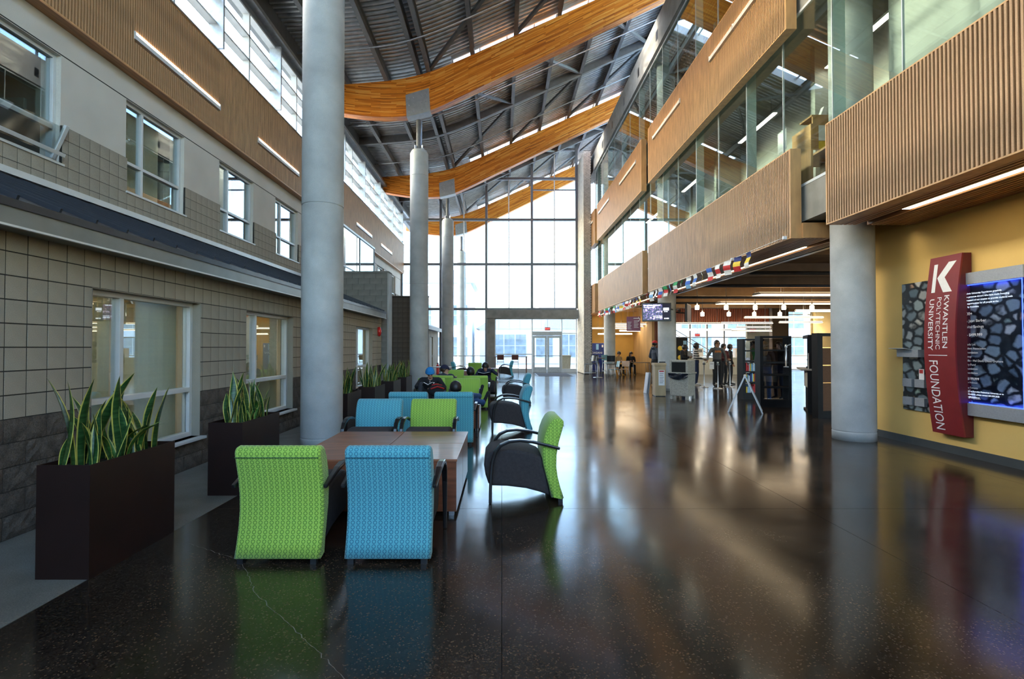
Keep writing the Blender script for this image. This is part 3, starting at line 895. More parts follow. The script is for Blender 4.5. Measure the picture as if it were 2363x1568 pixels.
for i in range(len(VX) - 1):
    for k in range(len(HZ)):
        z0 = HZ[k]; z1 = HZ[k+1] if k + 1 < len(HZ) else 20
        if k == 0 and VX[i] > -1.05: continue
        if max(zd(VX[i]), zd(VX[i+1])) < z0 + .06: continue
        MB().prism(clip_top(VX[i] + .02, VX[i+1] - .02, z0 + .02, z1 - .02), 'y', FY - .005, FY + .005).build('pane', clear_glass, eg)
bx('kerb', (-6.46, -.9, FY - .1, FY + .1, 0, .12), alu, eg)
bx('rail', (-6.46, -.95, FY - .04, FY + .04, 1.02, 1.07), alu, eg)
# entrance surround and doors
en = struct('door_surround', 'concrete portal around the end wall entrance', 'portal')
bx('lintel', (-.98, 5.0, FY - .45, FY + .25, 3.46, 3.98), concrete_dk, en, .01); bx('jamb', (-.92, -.45, FY - .4, FY + .25, 0, 3.46), concrete_dk, en, .01)
ef = struct('window_entrance', 'aluminium framed lights around the entrance doors', 'window')
for x in (-.43, 1.95, 3.86, 4.8): bx('mullion', (x - .03, x + .03, FY - .06, FY + .06, 0, 3.46), alu, ef)
for q in ((-.4, 1.92, 1.12, 1.18), (3.89, 4.8, 2.48, 2.53), (-.4, 4.8, 3.40, 3.46), (-.4, 1.92, .0, .22), (3.89, 4.8, 0, .22), (1.98, 3.83, 2.56, 2.62)):
    bx('rail', (q[0], q[1], FY - .05, FY + .05, q[2], q[3]), alu, ef)
for q in ((-.4, 1.92, 1.18, 3.4), (-.4, 1.92, .22, 1.12), (3.89, 4.77, .22, 2.48), (3.89, 4.77, 2.53, 3.4), (1.98, 3.83, 2.62, 3.4)):
    bx('pane', (q[0], q[1], FY - .005, FY + .005, q[2], q[3]), clear_glass, ef)
for i, (a, b) in enumerate(((1.99, 2.9), (2.92, 3.83))):
    d = struct('door_%d' % (i + 2), '%s leaf of the glazed aluminium entrance doors' % ['left', 'right'][i], 'door')
    f = MB()
    for q in ((a, a+.13, 0, 2.34), (b-.13, b, 0, 2.34), (a+.13, b-.13, 0, .32), (a+.13, b-.13, 2.2, 2.34)): f.box(q[0], q[1], FY-.03, FY+.03, q[2], q[3])
    f.build('frame', mat('door_aluminium_%d' % i, (.45, .46, .46), .4, .3), d, .004)
    bx('pane', (a+.13, b-.13, FY-.005, FY+.005, .32, 2.2), clear_glass, d)
    MB().tube([(a+.06, FY-.05, 1.05), (a+.06, FY-.1, 1.05), (b-.06, FY-.1, 1.05), (b-.06, FY-.05, 1.05)], .018, 8).build('push_bar', steel_dk, d)
bx('door_head', (1.97, 3.86, FY-.14, FY+.06, 2.36, 2.56), mat('door_header_aluminium', (.4, .41, .41), .4, .3), ef)

# ------------------------------------------------------------------ brick pier right of the glazing
bk = struct('wall_brick_pier', 'pale painted brick pier at the right end of the glazing', 'wall')
brickm = mat('pale_brick', (.5, .46, .39), .85, scale=6, amt=.2, bump=.3)
bx('core', (4.905, 5.33, 30.5, 33.2, 0, 13.4), mortar_m, bk)
mb = MB(); rnd = random.Random(5)
for k in range(172):
    z = .04 + .0775 * k
    for j in range(13):
        y = 30.485 + .21 * j + (.105 if k % 2 else 0)
        if j == 0 and k % 2: mb.box(4.89, 4.905, 30.485, 30.58, z, z + .068)
        if y < 33.1: mb.box(4.89, 4.905, y, min(33.2, y + .2), z, z + .068)
    for j in range(3):
        x = 4.892 + .21 * j + (.105 if k % 2 else 0)
        if j == 0 and k % 2: mb.box(4.892, 4.987, 30.485, 30.5, z, z + .068)
        if x < 5.3: mb.box(x, min(5.335, x + .2), 30.485, 30.5, z, z + .068)
tag(mb.build('bricks', brickm, bk), kind='stuff')
# ------------------------------------------------------------------ right side: slat balconies, glass, floors, interiors
PXR = 5.35
GX = 5.62
gr_lo = 'slatted balcony panels of the lower tier'; gr_up = 'slatted balcony panels of the upper tier'
slat_panel('big slatted wood panel above the yellow sign wall', PXR, 3.6, 8.42, 3.62, 5.29, -1, .058, (4.5, 9), gr_lo)
slat_panel('lower slatted panel over the string of paper flags', PXR, 9.45, 18.7, 3.62, 5.29, -1, .058, (9, 13), gr_lo)
slat_panel('lower slatted panel beyond the television column', PXR, 19.45, 28.4, 3.62, 5.29, -1, .058, (0, 0), gr_lo)
slat_panel('last lower slatted panel beside the brick pier', PXR, 29.45, 33.0, 3.62, 5.29, -1, .058, (0, 0), gr_lo)
LR = [(10.4, 13.05), (15.25, 18.0)]; LR2 = [(20.3, 23.1), (25.4, 28.1)]; LR3 = [(30.0, 32.4)]
slat_panel('largest upper slatted panel at the top right, with two strip lamps', PXR, 9.55, 18.65, 7.6, 9.6, -1, .058, (9, 12.5), gr_up, (9.0, LR))
slat_panel('middle upper slatted panel with two strip lamps', PXR, 19.55, 28.7, 7.6, 9.6, -1, .058, (0, 0), gr_up, (9.0, LR2))
slat_panel('last small upper slatted panel beside the end glazing', PXR, 29.4, 33.0, 7.6, 9.6, -1, .058, (0, 0), gr_up, (9.0, LR3))
slat_panel('upper slatted panel nearest the camera, out of view', PXR, -2, 8.5, 7.6, 9.6, -1, .058, (0, 0), gr_up)
for i, (a, b) in enumerate(LR + LR2 + LR3):
    wall_lamp(PXR + .01, a, b, 9.0, -1, 'slim strip lamp in the upper right slat panels, %s from the camera' % ['first', 'second', 'third', 'fourth', 'fifth'][i], 'strip lamps of the upper right panels')
# floors and edge beams
sl = struct('floor_upper', 'concrete floor slabs of the upper storeys on the right', 'floor')
bx('slab_edge', (GX, 6.0, -2, 33, 3.95, 4.6), concrete_dk, sl); bx('slab', (6.0, 14, -2, 33, 4.25, 4.6), concrete_dk, sl)
bx('slab_edge', (GX, 6.0, -2, 33, 7.95, 8.6), concrete_dk, sl); bx('slab', (6.0, 14, -2, 33, 8.25, 8.6), concrete_dk, sl)
eb = struct('trim_4', 'concrete edge beam with small square openings above the top storey glass', 'beam')
bx('beam_lower', (5.5, 5.9, -2, 33, 12.2, 12.85), concrete_dk, eb); bx('beam_upper', (5.56, 5.9, -2, 33, 12.87, 13.4), concrete_dk, eb)
for k in range(11):
    y = 3.2 + 2.45 * k
    bx('pocket_shade', (5.494, 5.52, y, y + .2, 12.5, 12.84), black_m, eb)  # black plate on the beam face stands for the opening's inner shade
bx('bounce_roof', (5.9, 9.2, -2, 33, 12.32, 12.45), mat('white_bounce_roof', (.75, .76, .78), .7, scale=2, amt=.05), eb)  # unseen roof, lowered and whitened to enlarge clerestory and bounce daylight inside
# atrium glass, storey by storey
for nm, z0, z1, lab in (('window_storey_2', 4.6, 7.95, 'clear glass wall of the second storey'), ('window_storey_3', 8.6, 12.2, 'clear glass wall of the third storey')):
    w = struct(nm, lab, 'window')
    y = -2.0
    while y < 30.4:
        y2 = min(30.5, y + 1.52)
        bx('pane', (GX, GX + .012, y + .006, y2 - .006, z0, z1), right_glass, w)
        bx('joint', (GX - .004, GX + .03, y2 - .006, y2 + .006, z0, z1), alu, w)
        if int(round((y + 2) / 1.52)) % 2 == 0: bx('glass_fin', (GX + .02, GX + .22, y2 - .012, y2 + .012, z0, z1), mat('fin_%s_%d' % (nm[-1], int(y*10)), (.55, .68, .63), .15, scale=2, amt=.05) if False else MATS.get('glass_fin_mat') or mat('glass_fin_mat', (.5, .6, .56), .2, scale=2, amt=.05), w)
        y = y2
    bx('bottom_rail', (GX - .01, GX + .03, -2, 30.5, z0, z0 + .05), alu, w); bx('top_rail', (GX - .01, GX + .03, -2, 30.5, z1 - .05, z1), alu, w)
# rooms behind the glass
rr = struct('wall_right_upper', 'pale interior walls of the upper storeys behind the glass', 'wall')
for z0, z1 in ((4.6, 8.25), (8.6, 12.3)):
    bx('wall_board', (9.0, 9.2, -2, 33, z0, z1), plaster, rr) if z0 > 8 else bx('wall_board', (7.7, 7.85, -2, 33, z0, z1), plaster, rr)
    for y in (-1.9, 4.5, 11.2, 16.4, 21.4, 26.2, 30.8): bx('partition', (6.9, 9.0 if z0 > 8 else 7.7, y, y + .15, z0, z1), plaster, rr)
bx('partition', (6.52, 6.62, -2, 8.55, 4.6, 8.25), plaster, rr)
bx('ceiling_board', (5.95, 9.0, -2, 33, 12.2, 12.3), plaster, rr)
cs = MB()
for k in range(36): cs.box(6.0 + .083 * k, 6.0 + .083 * k + .05, -1.9, 32.9, 12.12, 12.2)
tag(cs.build('ceiling_slats', oak_h, rr), kind='stuff')
for si, z in ((2, 7.7), (3, 11.7)):
    for k, y in enumerate((10.1, 14.2, 19, 24, 28.6)):
        o = thing('fill_pendant', 'added fill lamp behind the %s storey glass, %s from the camera' % ({2: 'second', 3: 'third'}[si], ['first', 'second', 'third', 'fourth', 'fifth'][k]), 'lamp', (7.3 if si == 3 else 7.1, y, z), 0, 'added fill lamps of the upper storeys')  # unseen lamps added to brighten the rooms behind the glass
        bx('housing', (-.06, .06, -1.0, 1.0, .0, .05), alu, o); bx('diffuser', (-.055, .055, -.98, .98, -.015, 0), room_fill, o)
        for q in (-.8, .8): MB().tube([(0, q, .05), (0, q, .5)], .006, 6).build('wire', steel_dk, o)
# soffits
sf = struct('ceiling_soffit', 'slatted wood soffit under the lower balcony panels', 'soffit')
for (ya, yb, xb) in ((3.6, 8.42, 6.8), (9.45, 18.7, 6.6), (19.45, 28.4, 6.6), (29.45, 33, 6.6)):
    bx('backing', (PXR + .2, xb, ya, yb, 3.68, 3.72), gap_shade_m, sf)
    k = 0; x = PXR + .21
    lx = 5.94 if ya < 8 else 6.14
    while x < xb - .04:
        if abs(x + .025 - lx) > .075:
            bx('slat', (x, x + .05, ya, yb, 3.62, 3.68), oak_h, sf)
        x += .078
    o = thing('soffit_lamp', 'recessed strip lamp in the wood soffit %s' % {3.6: 'above the yellow sign wall', 9.45: 'behind the paper flags', 19.45: 'beyond the television column', 29.45: 'beside the brick pier'}[ya], 'lamp', (lx, ya, 3.64), 0, 'soffit strip lamps')
    a, b = (.6, yb - ya - .9) if ya < 8 else (.9, yb - ya - .3)
    bx('trough', (-.07, .07, a, b, .0, .05), alu, o); bx('diffuser', (-.055, .055, a + .02, b - .02, -.01, .0), soffit_e, o)
MB().prism([(6.6, 3.62), (6.72, 3.62), (6.72, 4.25), (6.6, 3.8)], 'y', 9.45, 33).build('soffit_return', black_m, sf)
bx('return_board', (PXR + .2, 6.6, 9.4, 9.45, 3.62, 3.9), oak_edge, sf)

# yellow wall with baseboard
yw = struct('wall_right', 'yellow painted wall carrying the donor signs', 'wall')
bx('plaster', (6.8, 7.0, -2, 9.35, 0, 4.25), yellow_m, yw); bx('return', (7.0, 12.2, 9.2, 9.35, 0, 4.25), yellow_m, yw)
bb = struct('baseboard_right', 'dark baseboard along the yellow wall', 'baseboard'); bx('board', (6.78, 6.8, -2, 9.35, 0, .12), darkbase, bb)

# ------------------------------------------------------------------ cafeteria shell
cf = struct('ceiling_cafeteria', 'warm lit concrete ceiling over the cafeteria', 'ceiling')
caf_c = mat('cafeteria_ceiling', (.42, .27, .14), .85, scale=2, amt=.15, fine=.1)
bx('slab', (6.72, 22, 9.35, 36.2, 4.2, 4.3), caf_c, cf)
for k, y in enumerate((12.6, 16.0, 19.06, 22.4, 25.8, 29.2, 32.4)): bx('beam', (6.75, 22, y - .2, y + .2, 3.85, 4.2), caf_c, cf)
for k, (z, y) in enumerate(((3.7, 14.4), (3.75, 17.8), (3.65, 21), (3.7, 24.2))): MB().tube([(7, y, z), (21, y + .3, z)], .05, 8).build('duct_pipe', steel_dk, cf)
cw = struct('wall_cafeteria', 'yellow and timber end walls of the cafeteria', 'wall')
bx('yellow_wall', (5.6, 8.6, 33.0, 33.2, 0, 4.2), mat('deep_yellow_paint', (.42, .25, .055), .7, scale=2, amt=.06), cw)
cw7 = struct('wall_cafeteria_pilaster', 'concrete pilaster beside the vending machine', 'wall')
bx('pilaster', (5.36, 5.47, 31.0, 32.98, 0, 3.6), concrete_dk, cw7)
cw2 = struct('wall_cafeteria_timber', 'light timber side wall in the far cafeteria corner', 'wall')
bx('timber_wall', (8.5, 8.65, 29.0, 33.0, 0, 4.2), mat('plywood_wall', (.5, .33, .15), .6, scale=2, amt=.15, stretch=(1, 1, .3)), cw2)
cw3 = struct('wall_cafeteria_side', 'yellow outer side wall of the cafeteria', 'wall')
bx('side_wall', (21.8, 22, 9.35, 36, 0, 4.2), yellow_m, cw3)
redw = mat('red_slat', (.2, .05, .02), .5, scale=4, amt=.3, stretch=(6, 6, .5))
rb = struct('wall_red_bulkhead', 'red brown slatted bulkhead across the back of the cafeteria', 'wall')
bx('backing', (8.65, 15.2, 29.06, 29.2, 2.92, 3.8), gap_shade_m, rb); bx('backing', (8.65, 9.9, 29.06, 29.2, 0, 2.92), gap_shade_m, rb)
ml = MB().box(-.035, .035, -.03, 0, 0, .86).mesh('slat', redw); ml2 = MB().box(-.035, .035, -.03, 0, 0, 2.9).mesh('slat', redw)
for k in range(65): inst('slat', ml, rb, (8.7 + .1 * k, 29.05, 2.93))
for k in range(12): inst('slat', ml2, rb, (8.7 + .1 * k, 29.05, .02))
bwm = struct('window_cafeteria', 'bright glazing across the back of the cafeteria', 'window')
for x in (9.9, 12.1, 13.2, 14.4, 15.6, 18.9, 21.7): bx('mullion', (x - .05, x + .05, 35.9, 36.05, 0, 4.2), alu, bwm)
for z in (.05, 1.0, 2.3, 3.9): bx('transom', (9.9, 21.7, 35.92, 36.02, z - .03, z + .03), alu, bwm)
XS = (9.9, 12.1, 13.2, 14.4, 15.6, 18.9, 21.7)
for i in range(len(XS) - 1): bx('pane', (XS[i], XS[i+1], 35.96, 35.97, 0, 4.2), clear_glass, bwm)
cw4 = struct('wall_cafeteria_back', 'pale back wall beside the cafeteria glazing', 'wall'); bx('wall_piece', (8.65, 9.9, 35.9, 36.1, 0, 4.2), plaster, cw4)
cw5 = struct('wall_cafeteria_pier', 'brown pier before the bright cafeteria window', 'wall'); bx('pier', (16.6, 17.6, 31.4, 31.9, 0, 4.2), mat('brown_pier', (.12, .085, .055), .7), cw5)
cw6 = struct('wall_cafeteria_white', 'white wall piece right of the cafeteria queue', 'wall'); bx('white_wall', (14.95, 16.3, 31.2, 31.4, 0, 3.4), plaster, cw6)
stg = thing('staircase', 'grey steel staircase behind the cafeteria queue', 'stairs', (10.4, 33.2, 0))
for k in range(12): bx('tread', (.3*k, .3*k+.32, -.6, .6, 2.2-.18*k, 2.26-.18*k), steel_m, stg)
for s in (-.6, .6): MB().bar((0, s, 2.1), (3.6, s, -.06), .05, .25).build('stringer', steel_m, stg); MB().tube([(0, s, 3.1), (3.5, s, 1.0)], .025, 8).build('handrail', alu, stg)

# ------------------------------------------------------------------ clerestory of the right roof edge and the unseen glazing added behind the camera
rc = struct('window_roof_edge', 'roof edge clerestory above the third storey', 'window')
y = -2.0
while y < 33:
    bx('mullion', (9.1, 9.2, y, y + .06, 12.45, 16.6), steel_dk, rc); bx('pane', (9.14, 9.15, y + .06, min(33, y + 2.4), 12.45, 16.6), clear_glass, rc); y += 2.4
be = struct('window_back_added', 'unseen glazing added behind the camera to let daylight in', 'window')  # unseen glazing added so daylight also comes from behind
for i in range(9): bx('mullion', (-6.5 + 1.5 * i, -6.4 + 1.5 * i, -6.0, -5.9, 0, 16), steel_dk, be)
for i in range(8): bx('pane', (-6.4 + 1.5 * i, -5.0 + 1.5 * i, -5.96, -5.95, 2.7, zd(-6.4 + 1.5 * i)), clear_glass, be)
wbk = struct('wall_back', 'plain block wall low behind the camera', 'wall'); bx('wall', (-6.5, 7.0, -6.1, -5.97, 0, 2.7), block_m, wbk)  # unseen wall, its height set to hold back daylight from behind
wlb = struct('wall_back_left', 'plain side walls of the hall behind the camera', 'wall')
bx('plaster', (-6.8, -6.5, -6, -2, 0, 11.3), stucco_m, wlb); bx('plaster', (6.8, 7.0, -6, -2, 0, 13.4), yellow_m, wlb)
bx('return_wall', (-6.5, -4.1, -2.1, -2.0, 0, 3.9), block_m, wlb)

# ------------------------------------------------------------------ outside
gd = struct('ground', 'pale paved ground outside', 'ground'); bx('paving', (-80, 80, 37.0, 120, -.3, -.03), mat('paving', (.55, .55, .53), .8, scale=1, amt=.1), gd)
bx('apron', (-7, 22, 33, 37.05, -.3, -.02), mat('apron', (.5, .5, .48), .8), gd)
bx('side_paving', (-80, -6.85, -40, 37, -.3, -.03), MATS['paving'], gd); bx('side_paving', (22, 80, -40, 37, -.3, -.03), MATS['paving'], gd); bx('rear_paving', (-6.85, 22, -40, -6.1, -.3, -.03), MATS['paving'], gd)
bwall = mat('outer_building', (.74, .78, .83), .8, scale=1, amt=.06); bwin = mat('outer_window', (.22, .28, .34), .25, scale=2, amt=.3); broof = mat('outer_roof', (.42, .46, .52), .6)
def building(label, x0, x1, y, h, wins, roof=1.2):
    b = thing('building', label, 'building', (0, y, 0))
    bx('wall', (x0, x1, 0, 8, 0, h), bwall, b)
    MB().prism([(x0 - .4, h), (x1 + .4, h), (x1 - 1.5, h + roof), (x0 + 1.5, h + roof)], 'y', -.4, 8.4).build('roof', broof, b)
    for (a, c, z0, z1) in wins:
        w = bx('window', (a, c, -.06, -.0, z0, z1), alu, b); n = max(1, int((c - a) / .9))
        for k in range(n): bx('pane', (a + (c-a)*k/n + .05, a + (c-a)*(k+1)/n - .05, -.08, -.05, z0 + .06, (z0+z1)/2 - .03), bwin, w); bx('pane', (a + (c-a)*k/n + .05, a + (c-a)*(k+1)/n - .05, -.08, -.05, (z0+z1)/2 + .03, z1 - .06), bwin, w)
    return b
building('pale blue low building across the yard behind the doors', -2.15, 9.0, 50, 3.4, [(-.9, 2.4, .6, 2.9), (3.3, 5.0, .6, 2.9), (5.6, 8.4, .6, 2.9)])
building('taller pale building beyond the yard on the left', -14, -2.9, 48, 7.6, [(-7.5, -5.6, .8, 2.6), (-4.6, -3.2, .8, 2.6), (-4.6, -3.2, 3.6, 5.6), (-8.5, -6.6, 3.6, 5.6), (-12, -10, 3.6, 5.6)])
building('two storey building with grid windows beyond the low roof', 4.5, 16, 62, 7.0, [(5.2, 7.2, 4.2, 6.2), (8.6, 10.6, 4.2, 6.2)], 2.2)
building('pale office building behind the cafeteria windows', 9.5, 34, 50, 7.5, [(17.5, 20.5, 3.4, 5.2), (22, 25, 3.4, 5.2), (17.5, 20.5, .8, 2.6), (22, 25, .8, 2.6), (26.5, 29.5, .8, 2.6), (26.5, 29.5, 3.4, 5.2)])
# ------------------------------------------------------------------ lounge chairs
def ring_fabric(name, base, ring):
    m = bpy.data.materials.new(name); m.use_nodes = True
    nt = m.node_tree; N = nt.nodes; L = nt.links; p = N['Principled BSDF']
    uv = N.new('ShaderNodeUVMap'); uv.uv_map = 'uv'
    a = N.new('ShaderNodeVectorMath'); a.operation = 'DIVIDE'; a.inputs[1].default_value = (.0415, .0335, 1)
    f = N.new('ShaderNodeVectorMath'); f.operation = 'FRACTION'
    s = N.new('ShaderNodeVectorMath'); s.operation = 'SUBTRACT'; s.inputs[1].default_value = (.5, .5, 0)
    k = N.new('ShaderNodeVectorMath'); k.operation = 'MULTIPLY'; k.inputs[1].default_value = (.0415, .0335, 0)
    ln = N.new('ShaderNodeVectorMath'); ln.operation = 'LENGTH'
    L.new(uv.outputs[0], a.inputs[0]); L.new(a.outputs[0], f.inputs[0]); L.new(f.outputs[0], s.inputs[0]); L.new(s.outputs[0], k.inputs[0]); L.new(k.outputs[0], ln.inputs[0])
    d = N.new('ShaderNodeMath'); d.operation = 'SUBTRACT'; d.inputs[1].default_value = .0125
    ab = N.new('ShaderNodeMath'); ab.operation = 'ABSOLUTE'
    lt = N.new('ShaderNodeMath'); lt.operation = 'LESS_THAN'; lt.inputs[1].default_value = .0021
    L.new(ln.outputs['Value'], d.inputs[0]); L.new(d.outputs[0], ab.inputs[0]); L.new(ab.outputs[0], lt.inputs[0])
    nz = N.new('ShaderNodeTexNoise'); nz.inputs['Scale'].default_value = 250
    mr = N.new('ShaderNodeMapRange'); mr.inputs['To Min'].default_value = .85; mr.inputs['To Max'].default_value = 1.15
    L.new(uv.outputs[0], nz.inputs['Vector']); L.new(nz.outputs['Fac'], mr.inputs['Value'])
    mx = N.new('ShaderNodeMix'); mx.data_type = 'RGBA'
    mx.inputs['A'].default_value = (*base, 1); mx.inputs['B'].default_value = (*ring, 1)
    L.new(lt.outputs[0], mx.inputs['Factor'])
    sc = N.new('ShaderNodeVectorMath'); sc.operation = 'SCALE'
    L.new(mx.outputs['Result'], sc.inputs[0]); L.new(mr.outputs[0], sc.inputs['Scale'])
    L.new(sc.outputs[0], p.inputs['Base Color'])
    p.inputs['Roughness'].default_value = .85
    p.inputs['Sheen Weight'].default_value = .25
    return m
fab_blue = ring_fabric('blue_ring_fabric', (.115, .44, .5), (.012, .11, .2))
fab_green = ring_fabric('green_ring_fabric', (.37, .6, .08), (.06, .17, .014))
seat_m = mat('dark_seat_fabric', (.034, .027, .027), .85, scale=40, amt=.2, fine=.2)
armw = mat('black_bentwood', (.009, .0075, .008), .28, scale=8, amt=.2, coat=.3)
cw_ = .64
OUT = [(-.385, .045), (-.35, .15), (-.322, .26), (-.308, .37), (-.312, .49), (-.335, .62), (-.368, .735), (-.386, .8), (-.384, .835), (-.362, .858), (-.325, .866), (-.285, .858), (-.25, .83), (-.215, .77), (-.185, .69), (-.167, .6), (-.162, .5), (-.17, .4), (-.2, .28), (-.235, .16), (-.255, .05)]
def back_mesh(m):
    n = len(OUT); NX = 8; vs = []; fc = []; uvs = []
    arc = [0]
    for i in range(1, n): arc.append(arc[-1] + math.hypot(OUT[i][0]-OUT[i-1][0], OUT[i][1]-OUT[i-1][1]))
    cy, cz = -.27, .45
    # rounded side edges: scale the outline in a little at the ends
    cols = [(-cw_/2, .026), (-cw_/2+.009, .009), (-cw_/2+.026, 0), (0, 0), (cw_/2-.026, 0), (cw_/2-.009, .009), (cw_/2, .026)]
    def off(i, d):
        a = OUT[max(i-1, 0)]; b = OUT[min(i+1, n-1)]
        tx, tz = b[0]-a[0], b[1]-a[1]; l = math.hypot(tx, tz)
        return (OUT[i][0] + tz/l*d, OUT[i][1] - tx/l*d)
    for x, d in cols:
        for i in range(n):
            y, z = off(i, d) if d else OUT[i]
            vs.append((x, y, z))
    for c in range(len(cols)-1):
        for i in range(n-1):
            fc.append([c*n+i, c*n+i+1, (c+1)*n+i+1, (c+1)*n+i])
            uvs += [(cols[c][0], arc[i]), (cols[c][0], arc[i+1]), (cols[c+1][0], arc[i+1]), (cols[c+1][0], arc[i])]
        fc.append([c*n+n-1, c*n, (c+1)*n, (c+1)*n+n-1]); uvs += [(0, 0)]*4
    for c in (0, len(cols)-1):
        f = [c*n+i for i in range(n)]
        if c == 0: f = f[::-1]
        fc.append(f); uvs += [(vs[q][1], vs[q][2]) for q in f]
    me = bpy.data.meshes.new('backrest'); me.from_pydata(vs, [], fc); me.update()
    ul = me.uv_layers.new(name='uv')
    for k, q in enumerate(uvs): ul.data[k].uv = q
    for pl in me.polygons: pl.use_smooth = len(pl.vertices) == 4
    me.materials.append(m)
    return me
SEAT = [(-.165, .46), (-.02, .515), (.15, .54), (.3, .54), (.385, .515), (.43, .46), (.44, .38), (.425, .28), (.395, .19), (.36, .165), (.2, .16), (0, .135), (-.13, .1), (-.245, .06), (-.2, .28), (-.17, .4)]
ARM = [(-.34, .56), (-.2, .598), (-.06, .632), (.07, .646), (.18, .636), (.265, .598), (.322, .53), (.353, .43), (.366, .3), (.372, .15), (.375, .0)]
def make_chair(fab):
    t = thing('lounge_chair', 'lounge chair', 'chair')
    bk = inst('backrest', back_mesh(fab), t)
    MB().tube([(-cw_/2+.01, -.3875, .785), (cw_/2-.01, -.3875, .785)], .0035, 6).build('seam', MATS['seam_' + fab.name] if 'seam_' + fab.name in MATS else mat('seam_' + fab.name, (.05, .12, .05) if 'green' in fab.name else (.02, .12, .18), .8), bk)
    MB().prism(SEAT, 'x', -.285, .285, smooth=True).build('seat', seat_m, t, .03, seg=3)
    for s in (-1, 1):
        MB().strip([(s*.343, y, z) for y, z in ARM], [.03, .045, .055, .058, .056, .052, .048, .044, .04, .036, .032], [.03, .03, .03, .03, .032, .034, .036, .036, .034, .032, .03], (1, 0, 0)).build('arm', armw, t, .009, seg=2)
    for s in (-1, 1): bx('foot', (s*.27-.022, s*.27+.022, -.375, -.33, 0, .06), black_m, t)
    return t
P_blue = make_chair(fab_blue); P_green = make_chair(fab_green)
CH = [ # colour, x, y, rz, label
 ('g', -1.66, 4.17, 0, 'green ring-patterned lounge chair, nearest the camera, back to us beside the first coffee table'),
 ('b', -.845, 4.17, 0, 'blue ring-patterned lounge chair, nearest the camera, back to us beside the first coffee table'),
 ('g', .25, 5.6, 91, 'green lounge chair seen from its side at the right end of the first coffee table'),
 ('b', -1.73, 7.0, 180, 'blue lounge chair facing the camera behind the first coffee table'),
 ('g', -.965, 7.0, 180, 'green lounge chair facing the camera behind the first coffee table'),
 ('b', -1.54, 8.78, 0, 'blue lounge chair turned away, back to back with the camera-facing blue one'),
 ('b', -.79, 8.78, 0, 'blue lounge chair turned away, holding the slouching person with raised feet'),
 ('b', .19, 10.0, 92, 'blue lounge chair seen from its side, nearest of the blue row by the walkway'),
 ('b', .44, 14.6, 90, 'blue lounge chair seen from its side, second of the blue row by the walkway'),
 ('b', .25, 28.1, 92, 'blue lounge chair seen from its side, far away before the end glazing'),
 ('g', -.84, 11.9, 180, 'green lounge chair facing the camera beside the reader in the blue beanie'),
 ('g', -1.66, 11.95, 184, 'green lounge chair under the reader in the blue beanie'),
 ('g', -.68, 13.62, 0, 'green lounge chair turned away by the walkway behind the raised feet'),
 ('g', -1.5, 13.7, -14, 'green lounge chair turned away under the person in the navy cap'),
 ('g', -1.55, 16.5, 182, 'green lounge chair facing the camera behind the navy cap'),
 ('g', -.5, 16.6, 176, 'green lounge chair under the dark haired reader leaning on a hand'),
 ('g', -1.27, 24.6, 0, 'green lounge chair standing alone near the third column'),
 ('b', -2.2, 26.2, -90, 'blue lounge chair half hidden behind the third column'),
]
used = {'g': False, 'b': False}
for c, x, y, rz, lab in CH:
    src = P_green if c == 'g' else P_blue
    if not used[c]:
        used[c] = True; src.location = (x, y, 0); src.rotation_euler = (0, 0, R(rz)); src['label'] = lab; src['group'] = 'lounge chairs in the hall'
    else: copy_tree(src, None, (x, y, 0), R(rz), lab, 'lounge chairs in the hall')

# ------------------------------------------------------------------ coffee tables
wood_red = mat('cherry_veneer', (.2, .068, .032), .32, scale=2.5, amt=.35, stretch=(1.2, 9, 9), coat=.2)
wood_top = mat('cherry_top', (.3, .115, .055), .36, scale=2.5, amt=.3, stretch=(1.2, 9, 9), coat=.08)
def coffee_table(label, x, y, s=.8, h=.54, group=None):
    t = thing('coffee_table', label, 'table', (x, y, 0), 0, group)
    q = s / 2 - .004
    bx('tabletop', (-q, q, -q, q, h-.025, h), wood_top, t, .004)
    e = q - .006
    for p in ((-e, e, -e, -e+.02), (-e, e, e-.02, e)): bx('side_panel', (p[0], p[1], p[2], p[3], .045, h-.025), wood_red, t)
    for p in ((-e, -e+.02), (e-.02, e)): bx('side_panel', (p[0], p[1], -e+.02, e-.02, .045, h-.025), wood_red, t)
    for a in (-1, 1):
        for b in (-1, 1): bx('foot', (a*(e-.05)-.025, a*(e-.05)+.025, b*(e-.05)-.025, b*(e-.05)+.025, 0, .045), galv, t)
    return t
for x, y, w in ((-.82, 5.26, 'front right, nearest the green side chair'), (-1.62, 5.26, 'front left, behind the near green chair'), (-.82, 6.06, 'back right, before the green camera-facing chair'), (-1.62, 6.06, 'back left, nearest the massive column')):
    coffee_table('cherry wood cube table of the first group, %s' % w, x, y, .8, .54, 'cube tables of the first group')
coffee_table('cherry wood cube table of the second group on the walkway side', -.82, 10.2, .8, .5, 'cube tables of the second group')
coffee_table('cherry wood cube table of the second group on the planter side', -1.62, 10.2, .8, .5, 'cube tables of the second group')
coffee_table('cherry wood cube table between the third rows of chairs', -1.1, 15.1, .8, .5)
coffee_table('cherry wood cube table far off beside the lone green chair', -.55, 25.4, .8, .56)
coffee_table('cherry wood cube table behind the leaning reader', -1.75, 22.9, .8, .56)

